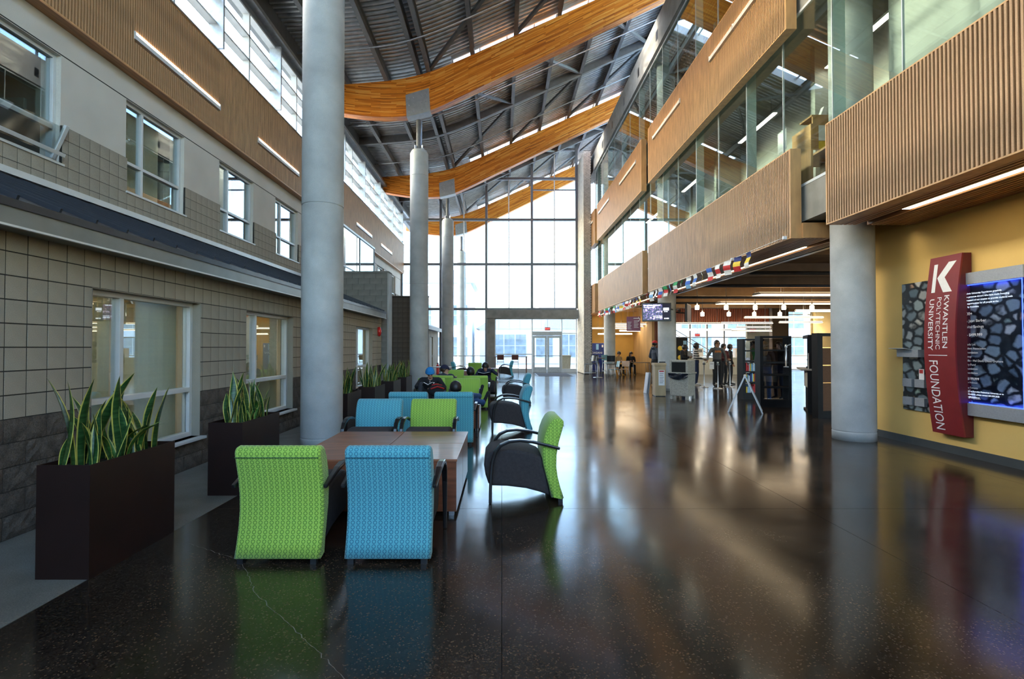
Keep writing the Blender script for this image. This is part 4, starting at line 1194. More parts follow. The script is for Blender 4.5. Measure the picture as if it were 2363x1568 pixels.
# ------------------------------------------------------------------ planters with snake plants
plant_box = mat('dark_brown_planter', (.017, .0062, .0042), .55, scale=3, amt=.2, spec=.3)
soil_m = mat('soil', (.02, .014, .01), .95, scale=60, amt=.5, bump=.5)
def leaf_green(name, a, b, sc):
    m = bpy.data.materials.new(name); m.use_nodes = True
    nt = m.node_tree; N = nt.nodes; L = nt.links; p = N['Principled BSDF']
    tc = N.new('ShaderNodeTexCoord'); mp = N.new('ShaderNodeMapping'); mp.inputs['Scale'].default_value = (3, 3, 26)
    nz = N.new('ShaderNodeTexNoise'); nz.inputs['Scale'].default_value = sc; nz.inputs['Detail'].default_value = 3
    rp = N.new('ShaderNodeValToRGB'); rp.color_ramp.elements[0].position = .42; rp.color_ramp.elements[1].position = .62
    rp.color_ramp.elements[0].color = (*a, 1); rp.color_ramp.elements[1].color = (*b, 1)
    L.new(tc.outputs['Object'], mp.inputs[0]); L.new(mp.outputs[0], nz.inputs['Vector']); L.new(nz.outputs['Fac'], rp.inputs['Fac']); L.new(rp.outputs[0], p.inputs['Base Color'])
    p.inputs['Roughness'].default_value = .35
    return m
lg = leaf_green('snake_leaf', (.012, .05, .012), (.045, .12, .035), 1.4)
lg2 = leaf_green('young_leaf', (.03, .12, .02), (.07, .22, .05), 1.2)
ly = mat('leaf_margin', (.55, .5, .1), .4, scale=20, amt=.15)
def leaf_mesh(L_, w, bend, twist, gm, seed):
    rnd = random.Random(seed); mb = MB(); n = 9; vs = []
    wob = rnd.uniform(-.1, .1)
    for i in range(n + 1):
        t = i / n
        ww = w * (0.55 + .45 * math.sin(min(1, t * 1.6) * PI / 2)) * (1 - max(0, (t - .55) / .45) ** 1.8) + .0015
        ang = bend * t * t
        cx = L_ * (bend * t * t * .5); cz = L_ * t * (1 - .35 * abs(bend) * t * t * .5)
        tw = twist * t + wob * math.sin(t * 6)
        for a in (-1, -.78, 0, .78, 1):
            px = a * ww / 2; dp = (abs(a)) * ww * .22
            vs.append((cx + px * math.sin(tw) - dp * math.cos(tw), px * math.cos(tw) + dp * math.sin(tw), cz))
    fc = []; mi = []
    for i in range(n):
        for j in range(4):
            mb_f = (i*5+j, i*5+j+1, (i+1)*5+j+1, (i+1)*5+j); fc.append((mb_f, 1 if j in (0, 3) else 0))
    mb.v = vs
    for f, m_ in fc: mb.f.append(list(f)); mb.mi.append(m_); mb.sm.append(True)
    return mb.mesh('leaf', [gm, ly])
LEAF = [leaf_mesh(l, w, b, tw, lg, k) for k, (l, w, b, tw) in enumerate(((.72, .07, .28, .5), (.6, .075, .1, .9), (.5, .07, -.15, .4), (.66, .06, .35, -.6), (.42, .062, .2, 1.1), (.36, .06, .12, .3), (.55, .065, .22, -1.0)))]
LEAFY = [leaf_mesh(l, w, b, tw, lg2, k + 20) for k, (l, w, b, tw) in enumerate(((.34, .05, .9, .3), (.42, .045, 1.25, .2), (.3, .04, 1.5, -.2)))]
PL = [(-3.21, 3.545, -2.84, 4.46, .785, 'nearest dark brown planter', 'nearest snake plant', 34, 9, 1.1),
      (-3.17, 5.54, -2.8, 6.46, .785, 'second dark brown planter before the massive column', 'snake plant in the second planter', 34, 5, .95),
      (-3.04, 8.98, -2.7, 9.85, .785, 'third dark brown planter just behind the massive column', 'snake plant just behind the massive column', 28, 0, .95),
      (-2.94, 10.5, -2.6, 11.4, .785, 'fourth dark brown planter along the block wall', 'snake plant in the fourth planter', 32, 0, .85),
      (-2.94, 12.3, -2.6, 13.2, .785, 'fifth dark brown planter along the block wall', 'snake plant in the fifth planter', 32, 3, .85),
      (-2.94, 13.95, -2.6, 14.85, .785, 'sixth dark brown planter, next to the second column', 'snake plant in the sixth planter', 32, 0, .95)]
for k, (x0, y0, x1, y1, h, lab, plab, nl, ny, hs) in enumerate(PL):
    t = thing('planter', lab, 'planter', (x0, y0, 0), 0, 'dark planters along the block wall')
    wx, wy, th = x1 - x0, y1 - y0, .012
    mb = MB(); mb.box(0, wx, 0, th, 0, h); mb.box(0, wx, wy-th, wy, 0, h); mb.box(0, th, th, wy-th, 0, h); mb.box(wx-th, wx, th, wy-th, 0, h); mb.box(th, wx-th, th, wy-th, 0, .02)
    mb.build('box', plant_box, t); bx('soil', (th, wx-th, th, wy-th, h-.16, h-.045), soil_m, t)
    p = thing('snake_plant', plab + ' with yellow edged upright leaves', 'plant', ((x0+x1)/2, (y0+y1)/2, h-.05), 0, 'snake plants in the planters')
    rnd = random.Random(100 + k)
    ncl = 6
    for i in range(nl):
        c = i % ncl
        cy = (c + .5) / ncl * (wy - .12) - (wy - .12) / 2 + rnd.uniform(-.06, .06); cx = rnd.uniform(-.1, .1) * (1 if wx > .3 else .8)
        sc = hs * rnd.uniform(.6, 1.0) * (1.0 if i % 4 else 1.12)
        tx, ty = rnd.uniform(-.2, .2), rnd.uniform(-.22, .22)
        inst('leaf', rnd.choice(LEAF), p, (cx, cy, -.02), (tx, ty, rnd.uniform(0, 2*PI)), ((1.35 if k == 0 else 1.1)*sc*rnd.uniform(.9, 1.1),)*2 + (sc,))
    for i in range(ny):
        c = i % 3
        az = rnd.uniform(-1.3, 1.3) if i % 3 else rnd.uniform(0, 6.28)
        inst('leaf', rnd.choice(LEAFY), p, (.03 + .05 * (i % 2), -.08 + .12 * c, .0), (rnd.uniform(-.15, .15), .2, az))
# ------------------------------------------------------------------ lettering
def text_mesh(body, size, m, extrude=.0008, align='LEFT', name='lettering', space=1.0, bold=0.0):
    cu = bpy.data.curves.new(name, 'FONT'); cu.body = body; cu.size = size; cu.extrude = extrude; cu.align_x = align
    cu.space_character = space; cu.offset = bold; cu.resolution_u = 3
    o = bpy.data.objects.new('tmp_text', cu); COL.objects.link(o)
    dg = bpy.context.evaluated_depsgraph_get()
    me = bpy.data.meshes.new_from_object(o.evaluated_get(dg))
    bpy.data.objects.remove(o)
    me.materials.clear(); me.materials.append(m)
    return me
white_ink = mat('white_lettering', (.82, .8, .78), .6, scale=30, amt=.03)
blue_ink = emit('edge_lit_lettering', (.75, .85, 1.0), .9)

# red foundation banner, bowed along its height
red_m = mat('red_banner', (.2, .012, .014), .5, scale=4, amt=.08)
YF = 7.92; YN = 7.38                      # far and near edge of the banner
bn_ = thing('foundation_banner', 'tall bowed red banner with a white K and upright lettering', 'sign', (6.79, YN, 0))
Wb = YF - YN
def bow(z): 
    t = (z - .3) / 2.67
    return -.14 - .12 * math.sin(PI * t)
zs_ = [.3 + 2.67 * i / 16 for i in range(17)]
P = [(bow(z), z) for z in zs_]
mb = MB()
mb.prism([(x, z) for x, z in P] + [(x + .025, z) for x, z in reversed(P)], 'y', 0, Wb, smooth=False)
mb.build('curved_sheet', red_m, bn_)
MB().prism([(x + .024, z) for x, z in P] + [(-.005, zs_[-1]), (-.005, zs_[0])], 'y', .0, .05).build('side_fin', mat('dark_red_side', (.1, .006, .008), .5), bn_)
MB().prism([(x + .024, z) for x, z in P] + [(-.005, zs_[-1]), (-.005, zs_[0])], 'y', Wb - .05, Wb).build('side_fin', MATS['dark_red_side'], bn_)
def on_banner(me, u0, z0, rot, name):
    """lay a flat lettering mesh (x right, y up) on the bowed sheet; rot turns it to read downwards"""
    for v in me.vertices:
        x, y, d = v.co
        if rot: u, z = u0 + y, z0 - x
        else: u, z = u0 + x, z0 + y
        v.co = (bow(z) - .0015 - d, Wb - u, z)
    me.update()
    return inst(name, me, bn_)
# the K mark: upright stroke and the wide chevron
def poly_mesh(pts, m, name):
    # subdivided by height so it follows the bow
    mb = MB(); n = len(pts)
    mb.v = [(a, b, .0005) for a, b in pts] ; mb.f = [list(range(n))]; mb.mi = [0]; mb.sm = [False]
    return mb.mesh(name, m)
def strips(edge_l, edge_r, z0, z1, n=10):
    """quads between two x(z) edges"""
    mb = MB()
    for i in range(n + 1):
        z = z0 + (z1 - z0) * i / n
        mb.v += [(edge_l(z), z, .0005), (edge_r(z), z, .0005)]
        if i: k = 2 * i; mb.f.append([k-2, k-1, k+1, k]); mb.mi.append(0); mb.sm.append(False)
    return mb.mesh('letter_k', white_ink)
on_banner(strips(lambda z: .09, lambda z: .155, 2.43, 2.86), 0, 0, False, 'letter_k')
zc = 2.645
on_banner(strips(lambda z: .17 + (z - zc) / (2.87 - zc) * .17, lambda z: .30 + (z - zc) / (2.87 - zc) * .17, zc, 2.87), 0, 0, False, 'letter_k')
on_banner(strips(lambda z: .17 + (zc - z) / (zc - 2.42) * .13, lambda z: .30 + (zc - z) / (zc - 2.42) * .15, 2.42, zc), 0, 0, False, 'letter_k')
def banner_text(body, length, height, u, z, bold=.0):
    me = text_mesh(body, 1.0, white_ink, 0.0, bold=bold)
    xs2 = [v.co.x for v in me.vertices]; ys2 = [v.co.y for v in me.vertices]
    sx = length / (max(xs2) - min(xs2)); sy = height / (max(ys2) - min(ys2)); mx0, my0 = min(xs2), min(ys2)
    for v in me.vertices: v.co = ((v.co.x - mx0) * sx, (v.co.y - my0) * sy, 0)
    return on_banner(me, u, z, True, 'lettering')
banner_text('KWANTLEN', .78, .085, .33, 2.37, .006)
banner_text('POLYTECHNIC', .78, .075, .21, 2.35)
banner_text('UNIVERSITY', .78, .085, .075, 2.33, .006)
on_banner(strips(lambda z: .08, lambda z: .41, 1.475, 1.485, 1), 0, 0, False, 'rule_line')
banner_text('FOUNDATION', 1.04, .155, .085, 1.40)

# pebble print panels
def pebble_print(name, tone=1.0, blue=False):
    m = bpy.data.materials.new(name); m.use_nodes = True
    nt = m.node_tree; N = nt.nodes; L = nt.links; p = N['Principled BSDF']
    tc = N.new('ShaderNodeTexCoord'); mp = N.new('ShaderNodeMapping'); mp.inputs['Scale'].default_value = (1, 5.4, 6.6)
    L.new(tc.outputs['Object'], mp.inputs[0])
    nz = N.new('ShaderNodeTexNoise'); nz.inputs['Scale'].default_value = 1.1; L.new(mp.outputs[0], nz.inputs['Vector'])
    ad = N.new('ShaderNodeVectorMath'); ad.operation = 'MULTIPLY_ADD'; ad.inputs[1].default_value = (.5, .5, .5)
    L.new(nz.outputs['Color'], ad.inputs[0]); L.new(mp.outputs[0], ad.inputs[2])
    vo = N.new('ShaderNodeTexVoronoi'); vo.inputs['Scale'].default_value = 1.0; vo.inputs['Randomness'].default_value = .9; vo.voronoi_dimensions = '3D'
    L.new(ad.outputs[0], vo.inputs['Vector'])
    ve = N.new('ShaderNodeTexVoronoi'); ve.feature = 'DISTANCE_TO_EDGE'; ve.inputs['Scale'].default_value = 1.0; ve.inputs['Randomness'].default_value = .9
    L.new(ad.outputs[0], ve.inputs['Vector'])
    sp = N.new('ShaderNodeSeparateColor'); L.new(vo.outputs['Color'], sp.inputs[0])
    cr = N.new('ShaderNodeValToRGB'); E = cr.color_ramp.elements
    cr.color_ramp.interpolation = 'CONSTANT'
    E[0].position = 0; E[0].color = (.075, .095, .105, 1); E[1].position = .18; E[1].color = (.12, .145, .145, 1)
    for q, c in ((.36, (.16, .165, .16)), (.52, (.05, .07, .08)), (.66, (.26, .25, .22)), (.76, (.13, .17, .14)), (.86, (.3, .17, .1)), (.93, (.3, .29, .24))):
        e = E.new(q); e.color = (*c, 1)
    L.new(sp.outputs[0], cr.inputs['Fac'])
    er = N.new('ShaderNodeValToRGB'); er.color_ramp.elements[0].position = .06; er.color_ramp.elements[0].color = (.02, .03, .05, 1); er.color_ramp.elements[1].position = .22; er.color_ramp.elements[1].color = (1.15*tone, 1.15*tone, 1.15*tone, 1)
    mk = N.new('ShaderNodeMapRange'); mk.interpolation_type = 'SMOOTHSTEP'; mk.inputs['From Min'].default_value = .52; mk.inputs['From Max'].default_value = .8; mk.inputs['To Min'].default_value = 1.0; mk.inputs['To Max'].default_value = .06
    L.new(vo.outputs['Distance'], mk.inputs['Value'])
    mk2 = N.new('ShaderNodeMath'); mk2.operation = 'MULTIPLY'; L.new(mk.outputs[0], mk2.inputs[0]); L.new(ve.outputs['Distance'], mk2.inputs[1])
    L.new(mk2.outputs[0], er.inputs['Fac'])
    fn = N.new('ShaderNodeTexNoise'); fn.inputs['Scale'].default_value = 40; L.new(mp.outputs[0], fn.inputs['Vector'])
    fr = N.new('ShaderNodeMapRange'); fr.inputs['From Min'].default_value = .3; fr.inputs['From Max'].default_value = .7; fr.inputs['To Min'].default_value = .7; fr.inputs['To Max'].default_value = 1.3
    L.new(fn.outputs['Fac'], fr.inputs['Value'])
    m1 = N.new('ShaderNodeVectorMath'); m1.operation = 'MULTIPLY'; L.new(cr.outputs[0], m1.inputs[0]); L.new(er.outputs[0], m1.inputs[1])
    m2 = N.new('ShaderNodeVectorMath'); m2.operation = 'SCALE'; L.new(m1.outputs[0], m2.inputs[0]); L.new(fr.outputs[0], m2.inputs['Scale'])
    L.new(m2.outputs[0], p.inputs['Base Color']); p.inputs['Roughness'].default_value = .35
    return m
peb = pebble_print('pebble_print', 1.7); peb2 = pebble_print('pebble_print_large', 1.5)
pp = thing('pebble_panel', 'narrow pebble photo panel with grey brochure holders left of the red banner', 'panel', (6.79, 7.86, 0))
bx('print', (-.02, 0, .0, .79, .565, 2.66), peb, pp)
grey_al = mat('brushed_grey', (.36, .37, .39), .45, .4, scale=60, amt=.08, fine=.1)
bx('shelf', (-.16, -.02, .3, .74, 1.44, 1.56), grey_al, pp)
for z in (.95, .65):
    for a in (.3, .55): bx('brochure_holder', (-.07, -.02, a, a + .19, z, z + .13), grey_al, pp)
pl_ = thing('leaflet', 'white leaflet lying on the shelf of the pebble panel', 'leaflet', (6.6, 8.45, 1.568)); 
MB().obox((0, 0, 0), (.2, .32, .004), Matrix.Rotation(.15, 3, 'Y')).build('sheet', white_ink, pl_); MB().obox((.02, .02, .003), (.05, .07, .001), Matrix.Rotation(.15, 3, 'Y')).build('red_mark', mat('red_print', (.5, .03, .03), .5), pl_)
pl2 = thing('leaflet', 'small red and white leaflet standing in the upper brochure holder', 'leaflet', (6.735, 8.17, 1.08))
bx('sheet', (-.004, 0, 0, .1, 0, .17), white_ink, pl2); bx('red_mark', (-.006, -.004, .02, .09, .1, .16), MATS['red_print'], pl2)
dp = thing('donor_panel', 'large pebble photo donor board with edge-lit acrylic and grey rails', 'panel', (6.79, 6.55, 0))
bx('print', (-.03, 0, -.02, 1.3, .66, 2.62), peb2, dp)
bx('top_rail', (-.09, 0, .02, 1.3, 2.5, 2.67), grey_al, dp, .004); bx('bottom_rail', (-.09, 0, .02, 1.3, .62, .8), grey_al, dp, .004)
ac = glass('edge_lit_acrylic', (.85, .9, 1.0), .012)
bx('acrylic_sheet', (-.078, -.07, .06, 1.3, .8, 2.5), ac, dp)
bl_e = emit('blue_edge_light', (.03, .06, 1.0), 5.0)
for q in ((.06, 1.3, 2.488, 2.499), (.06, 1.3, .801, .812), (.054, .06, .8, 2.5)): bx('edge_light', (-.068, -.06, *q), bl_e, dp)
def donor(body, z, size, ink=None, u=.24, bold=0):
    me = text_mesh(body, size, ink or white_ink, 0, bold=bold)
    for v in me.vertices: v.co = (-.0795, 1.22 - (u - .08) - v.co.x, z + v.co.y)
    inst('lettering', me, dp)
for i, s in enumerate(('Kwantlen Polytechnic University Foundation gratefully', 'acknowledges the generous donors who have made Founding', 'contributions in support of our mission to provide students with', 'life-long learning opportunities for all people at the', 'university valued by Kwantlen.')): donor(s, 2.36 - .048 * i, .034, blue_ink)
donor('$1,000,000+', 2.06, .062, bold=.001)
for i, s in enumerate(('Irving K. & Jean Barber', 'Coast Capital Savings')): donor(s, 1.96 - .085 * i, .056)
donor('$200,000 - $499,999', 1.76, .055, bold=.001)
for i, s in enumerate(('BC Hydro', 'Chrysler Canada Ltd.', 'Kwantlen Student Association', 'Real Estate Foundation', 'Richberry Group', 'The Erin Fiorillo - Hal Davis Chase Orphans', '   Fund Bursary Fund', 'The Fisher Foundation', 'Vancouver Foundation')): donor(s, 1.685 - .058 * i, .042)
donor('$100,000 - $199,999', 1.135, .048, bold=.001)
for i, s in enumerate(('Geoffrey & Patricia Robinson', 'Black Press', 'Coca-Cola Bottling Company', 'Halton Tool Limited', 'HSBC Bank Canada', 'Sodexo', 'W. Garfield Weston Foundation')): donor(s, 1.085 - .037 * i, .032)
for i, s in enumerate(('For more information on Kwantlen Polytechnic University or to', 'make a gift to the Foundation, please contact 604.599.2030', 'or e-mail foundation@kwantlen.ca')): donor(s, .96 - .04 * i, .029, blue_ink)
ld = bpy.data.lights.new('edge_light_lamp', 'AREA'); ld.shape = 'RECTANGLE'; ld.size = 1.2; ld.size_y = .02; ld.energy = .7; ld.color = (.1, .15, 1)
for z, rx in ((2.49, 0), (.81, PI)):
    lo = bpy.data.objects.new('edge_light_lamp', ld); COL.objects.link(lo); lo.parent = dp; lo.location = (-.05, .68, z); lo.rotation_euler = (rx, 0, PI/2)
# ------------------------------------------------------------------ string of paper flags
st = thing('flag_string', 'thin white cord carrying the paper flags below the slat panel', 'cord')
ya, yb = 9.6, 27.8
def sag(t): return 3.66 - .1 * t - .05 * math.sin(PI * t)
NP = 40
MB().tube([(5.29, ya + (yb - ya) * i / NP, sag(i / NP)) for i in range(NP + 1)], .006, 6).build('cord', mat('cord_white', (.7, .68, .62), .7), st)
for t in (0, .12): bx('clip', (5.285, 5.352, ya + (yb-ya)*t - .02, ya + (yb-ya)*t + .02, sag(t) - .03, sag(t) + .03), white_ink, st)
fc_ = {'white': (.75, .74, .7), 'red': (.55, .03, .03), 'blue': (.03, .12, .45), 'green': (.03, .3, .1), 'yellow': (.8, .55, .05), 'navy': (.015, .03, .15), 'sky': (.25, .5, .75), 'black': (.02, .02, .02)}
FM = {k: mat('flag_' + k, v, .7, scale=20, amt=.1) for k, v in fc_.items()}
combo = [('navy', 'yellow', 'white'), ('navy', 'yellow', 'red'), ('white', 'red', 'white'), ('white', 'red', 'white'), ('blue', 'white', 'red'), ('white', 'yellow', 'white'), ('white', 'blue', 'white'), ('white', 'blue', 'sky'), ('green', 'white', 'red'), ('green', 'white', 'red'), ('sky', 'blue', 'white'), ('green', 'red', 'white'), ('white', 'blue', 'red'), ('white', 'white', 'black'), ('white', 'sky', 'white'), ('red', 'white', 'red'), ('green', 'navy', 'white'), ('white', 'yellow', 'red')]
NFL = 34
num = ['first', 'second', 'third', 'fourth', 'fifth', 'sixth', 'seventh', 'eighth', 'ninth', 'tenth', 'eleventh', 'twelfth', 'thirteenth', 'fourteenth', 'fifteenth', 'sixteenth', 'seventeenth', 'eighteenth', 'nineteenth', 'twentieth', 'twenty-first', 'twenty-second', 'twenty-third', 'twenty-fourth', 'twenty-fifth', 'twenty-sixth', 'twenty-seventh', 'twenty-eighth', 'twenty-ninth', 'thirtieth', 'thirty-first', 'thirty-second', 'thirty-third', 'thirty-fourth']
rnd = random.Random(9)
for i in range(NFL):
    t = .075 + .92 * i / (NFL - 1)
    c = combo[i % len(combo)]
    f = thing('paper_flag', 'paper flag with %s, %s and %s bands, %s along the cord' % (*c, num[i]), 'flag', (5.285, ya + (yb - ya) * t, sag(t)), rnd.uniform(-.55, .55), 'paper flags on the cord')
    w = rnd.uniform(.2, .24); h = .33; sk = rnd.uniform(-.05, .05)
    for k in range(3):
        mb = MB(); n = 4
        for a in range(n + 1):
            z = -h * (k + a / n) / 3; d = .025 * math.sin((k + a / n) * 2.1 + i)
            for s in (-1, 1): mb.v += [(d - .002, s * w / 2 + sk * z / h, z), (d + .002, s * w / 2 + sk * z / h, z)]
            if a:
                b = 4 * a
                for q in ((0, 2, 2-4, 0-4), (1, -3, -1, 3), (0, -4, -3, 1), (2, 3, -1, -2)): mb.f.append([b + v for v in q]); mb.mi.append(0); mb.sm.append(False)
        mb.build('band', FM[c[k]], f)

# ------------------------------------------------------------------ televisions on the column
def screen_material():
    m = bpy.data.materials.new('screen_picture'); m.use_nodes = True
    nt = m.node_tree; N = nt.nodes; L = nt.links; p = N['Principled BSDF']
    tc = N.new('ShaderNodeTexCoord'); nz = N.new('ShaderNodeTexNoise'); nz.inputs['Scale'].default_value = 16; nz.inputs['Detail'].default_value = 3
    L.new(tc.outputs['Object'], nz.inputs['Vector'])
    rp = N.new('ShaderNodeValToRGB'); E = rp.color_ramp.elements
    E[0].position = .42; E[0].color = (.004, .006, .04, 1); E[1].position = .66; E[1].color = (.8, .8, .95, 1)
    e = E.new(.52); e.color = (.02, .025, .22, 1); e = E.new(.58); e.color = (.3, .15, .35, 1)
    L.new(nz.outputs['Fac'], rp.inputs['Fac']); L.new(rp.outputs[0], p.inputs['Emission Color']); p.inputs['Emission Strength'].default_value = 1.0
    p.inputs['Base Color'].default_value = (.01, .01, .02, 1); p.inputs['Roughness'].default_value = .2
    return m
scr = screen_material(); scr_dark = emit('screen_dark', (.004, .004, .02), .6); scr_txt = emit('screen_text', (.8, .86, 1), 1.1)
tv = thing('television', 'wall television with a blue picture hung on the middle column', 'television', (5.55, 18.35, 2.86), R(-14))
bx('casing', (-.5, .5, -.03, .05, -.33, .33), black_m, tv, .008)
bx('screen', (-.46, .2, -.034, -.03, -.28, .29), scr, tv); bx('side_panel', (.2, .46, -.034, -.03, -.28, .29), scr_dark, tv)
def scr_text(body, size, x, z, m=None):
    me = text_mesh(body, size, m or scr_txt, .0)
    for v in me.vertices: v.co = (x + v.co.x, -.0355, z + v.co.y)
    inst('lettering', me, tv)
def scr_bars(x, z, h, ws):
    for w in ws: bx('lettering', (x, x + w, -.036, -.034, z, z + h), scr_txt, tv); x += w + .018
scr_bars(-.44, .225, .04, (.08, .2, .13, .1)); scr_bars(-.44, .165, .022, (.13, .15)); scr_bars(-.13, -.155, .025, (.1, .07, .12)); scr_bars(-.02, -.215, .035, (.09, .1))
bx('caption_box', (.23, .42, -.036, -.034, .05, .15), scr_txt, tv); scr_bars(.26, -.25, .04, (.05, .09)); scr_bars(.26, 0.0, .025, (.04, .06))
MB().tube([(.3, .05, .1), (.55, .35, .12), (.6, .6, .12)], .025, 8).build('mount_arm', black_m, tv)
tv2 = thing('television', 'dark television facing away on the right of the middle column', 'television', (6.88, 18.9, 2.86), R(62))
bx('casing', (-.5, .5, -.04, .04, -.33, .33), black_m, tv2, .008); bx('screen', (-.46, .46, -.044, -.04, -.29, .29), scr_dark, tv2); MB().tube([(0, .04, 0), (-.05, .5, .05)], .025, 8).build('mount_arm', black_m, tv2)
cmr = thing('security_camera', 'small dome camera beside the dark television on the column', 'camera', (6.52, 18.8, 2.95)); MB().ball((0, 0, 0), .05).build('dome', black_m, cmr); bx('bracket', (-.1, .0, .0, .06, .02, .06), galv, cmr)

# hanging maroon direction sign
hs = thing('hanging_sign', 'maroon direction sign hanging below the far slat panel', 'sign', (5.66, 22.0, 0), R(-18))
maroon = mat('maroon_sign', (.22, .06, .1), .5, scale=5, amt=.08)
bx('board', (-.29, .29, -.012, .012, 2.3, 2.92), maroon, hs)
for i in range(7):
    w_ = .17 - .02 * (i % 3)
    bx('lettering', (-.25, -.25 + w_, -.015, -.012, 2.68 - .05 * i, 2.695 - .05 * i), white_ink, hs); bx('lettering', (.02, .02 + w_ + .03, -.015, -.012, 2.74 - .05 * i, 2.755 - .05 * i), white_ink, hs)
MB().add([(-.0, -.014, 2.86), (.24, -.014, 2.86), (.24, -.014, 2.83), (0, -.014, 2.83)], [(0, 1, 2, 3)]).build('lettering', white_ink, hs)
MB().bar((.2, -.014, 2.9), (.27, -.014, 2.8), .004, .02).bar((.27, -.014, 2.8), (.2, -.014, 2.7), .004, .02).build('arrow', white_ink, hs)
for s in (-.24, 0, .24): MB().tube([(s, 0, 2.92), (s, 0, 3.62)], .004, 6).build('wire', alu, hs)

# ------------------------------------------------------------------ cafeteria lamps
k_l = 0
def linear_lamp(x0, x1, y, z, wide=.16, deep=.07, m=None, label=''):
    t = thing('linear_lamp', label, 'lamp', (x0, y, z), 0, 'long lamps hung over the cafeteria')
    L_ = x1 - x0
    MB().prism([(-wide/2, 0), (wide/2, 0), (wide/2*.6, deep), (-wide/2*.6, deep)], 'x', 0, L_).build('housing', alu, t)
    bx('diffuser', (.03, L_ - .03, -wide/2 + .01, wide/2 - .01, -.012, 0), m or lamp_m, t)
    bx('added_uplight', (.03, L_ - .03, -wide/2*.5, wide/2*.5, deep, deep + .008), m or lamp_m, t)  # glowing top face added to brighten the cafeteria ceiling
    for q in (.15 * L_, .85 * L_): MB().tube([(q, 0, deep), (q, 0, 4.2 - z)], .006, 6).build('wire', steel_dk, t)
wide_m = emit('trough_lamp', (1.0, .78, .5), 3.2)
linear_lamp(9.7, 16.0, 19.5, 3.6, .75, .08, wide_m, 'broad glowing ceiling trough nearest in the cafeteria')
linear_lamp(9.9, 18.0, 23.4, 3.6, .75, .08, wide_m, 'broad glowing ceiling trough behind the nearest trough')
for i, (u0, u1, v, z, w) in enumerate(((1718, 1900, 734, 2.95, 'right, above the shelves'), (1836, 1960, 719, 3.0, 'far right, beside the sign wall column'), (1560, 1672, 748, 2.9, 'above the menu board'), (1664, 1784, 747, 2.85, 'above the queue'), (1590, 1688, 764, 2.55, 'low, in front of the stairs'), (1686, 1782, 767, 2.5, 'low, right of the stairs'), (1700, 1780, 757, 2.7, 'middle, right of the stairs'), (1800, 1900, 745, 2.8, 'before the bright window'), (1419, 1519, 749, 2.95, 'left, highest before the timber wall'), (1395, 1500, 754, 2.85, 'left, second before the timber wall'), (1365, 1470, 759, 2.75, 'left, before the yellow wall'), (1430, 1519, 765, 2.6, 'left, under the maroon sign'), (1380, 1460, 774, 2.4, 'left, lowest before the yellow wall'))):
    Y = (z - 1.6) * 1181 / (802 - v)
    Y = min(Y, 28.6 if u0 > 1510 else 31.5)
    linear_lamp((u0 - 1158) * Y / 1181, (u1 - 1158) * Y / 1181, Y + .01 * i, z, .16, .06, None, 'slim hanging lamp of the cafeteria, %s' % w)
can_e = emit('can_lamp', (1.0, .84, .6), 12.0)
for r, (Y, z, us) in enumerate(((22.0, 3.22, (1609, 1676, 1743, 1809, 1874)), (24.6, 3.1, (1621, 1682, 1741, 1800, 1858)))):
    for i, u in enumerate(us):
        t = thing('can_lamp', 'glowing can lamp, %s in the %s row' % (['first', 'second', 'third', 'fourth', 'fifth'][i], ['upper front', 'lower back'][r]), 'lamp', ((u - 1158) * Y / 1181, Y, z), 0, 'can lamps of the cafeteria')
        MB().lathe([(.07, 0), (.085, .01), (.085, .17), (.07, .18)], n=14).build('globe', can_e, t); MB().lathe([(.03, .18), (.03, .3), (.012, .31), (.012, 4.2 - z)], n=10).build('stem', alu, t)
for i, (x, y) in enumerate(((8.2, 31.0), (7.2, 26.5), (10.5, 26.5))):
    pass

# ------------------------------------------------------------------ cafeteria front: bins, boards, A-frame, shelves, desk
tb = thing('trash_bin', 'square stone-look trash bin with a dark hooded opening beside the middle column', 'bin', (5.62, 15.95, 0), R(-42))
stone = mat('bin_aggregate', (.36, .33, .27), .7, scale=30, amt=.25, fine=.2, fscale=120)
MB().prism([(-.28, .1), (.28, .1), (.3, .78), (-.3, .78)], 'y', -.29, .29).build('body', stone, tb, .02)
bx('rim', (-.33, .33, -.33, .33, .78, .83), stone, tb, .015)
hd_ = MB(); hd_.box(-.29, .29, -.05, .29, .83, 1.2); hd_.box(-.29, -.22, -.3, -.05, .83, 1.2); hd_.box(.22, .29, -.3, -.05, .83, 1.2); hd_.box(-.22, .22, -.3, -.05, 1.14, 1.2); hd_.build('hood', stone, tb, .012)
bx('opening', (-.22, .22, -.28, -.052, .83, 1.14), black_m, tb)  # solid black fill paints the dark inside of the hood
bag = mat('bin_liner', (.01, .012, .02), .25); MB().grid(lambda a, b: (-.31 + .62 * a, -.335 - .01 * math.sin(a * 25) - .012 * math.sin(b*7+a*9), .8 - .2 * b * (1 - (2 * a - 1) ** 2 * .5)), 16, 6).build('liner', bag, tb)
for a in (-1, 1):
    for b in (-1, 1): bx('foot', (a*.24-.04, a*.24+.04, b*.24-.04, b*.24+.04, 0, .12), stone, tb)
wb = thing('recycling_box', 'tall plywood recycling box with a pasted notice beside the column', 'bin', (5.18, 16.9, 0), R(-6))
ply = mat('plywood', (.46, .33, .18), .6, scale=4, amt=.15, stretch=(1, 1, .3)); bx('body', (-.17, .17, -.25, .25, .02, 1.0), ply, wb, .006); bx('lid', (-.19, .19, -.27, .27, 1.0, 1.08), ply, wb, .006)
bx('notice', (-.06, .13, -.256, -.252, .36, .86), white_ink, wb); bx('notice_heading', (-.04, .11, -.259, -.256, .8, .84), MATS['red_print'], wb)
for i in range(6): bx('notice_line', (-.03, .1 - .02 * (i % 2), -.2585, -.256, .74 - .06 * i, .755 - .06 * i), steel_dk, wb)
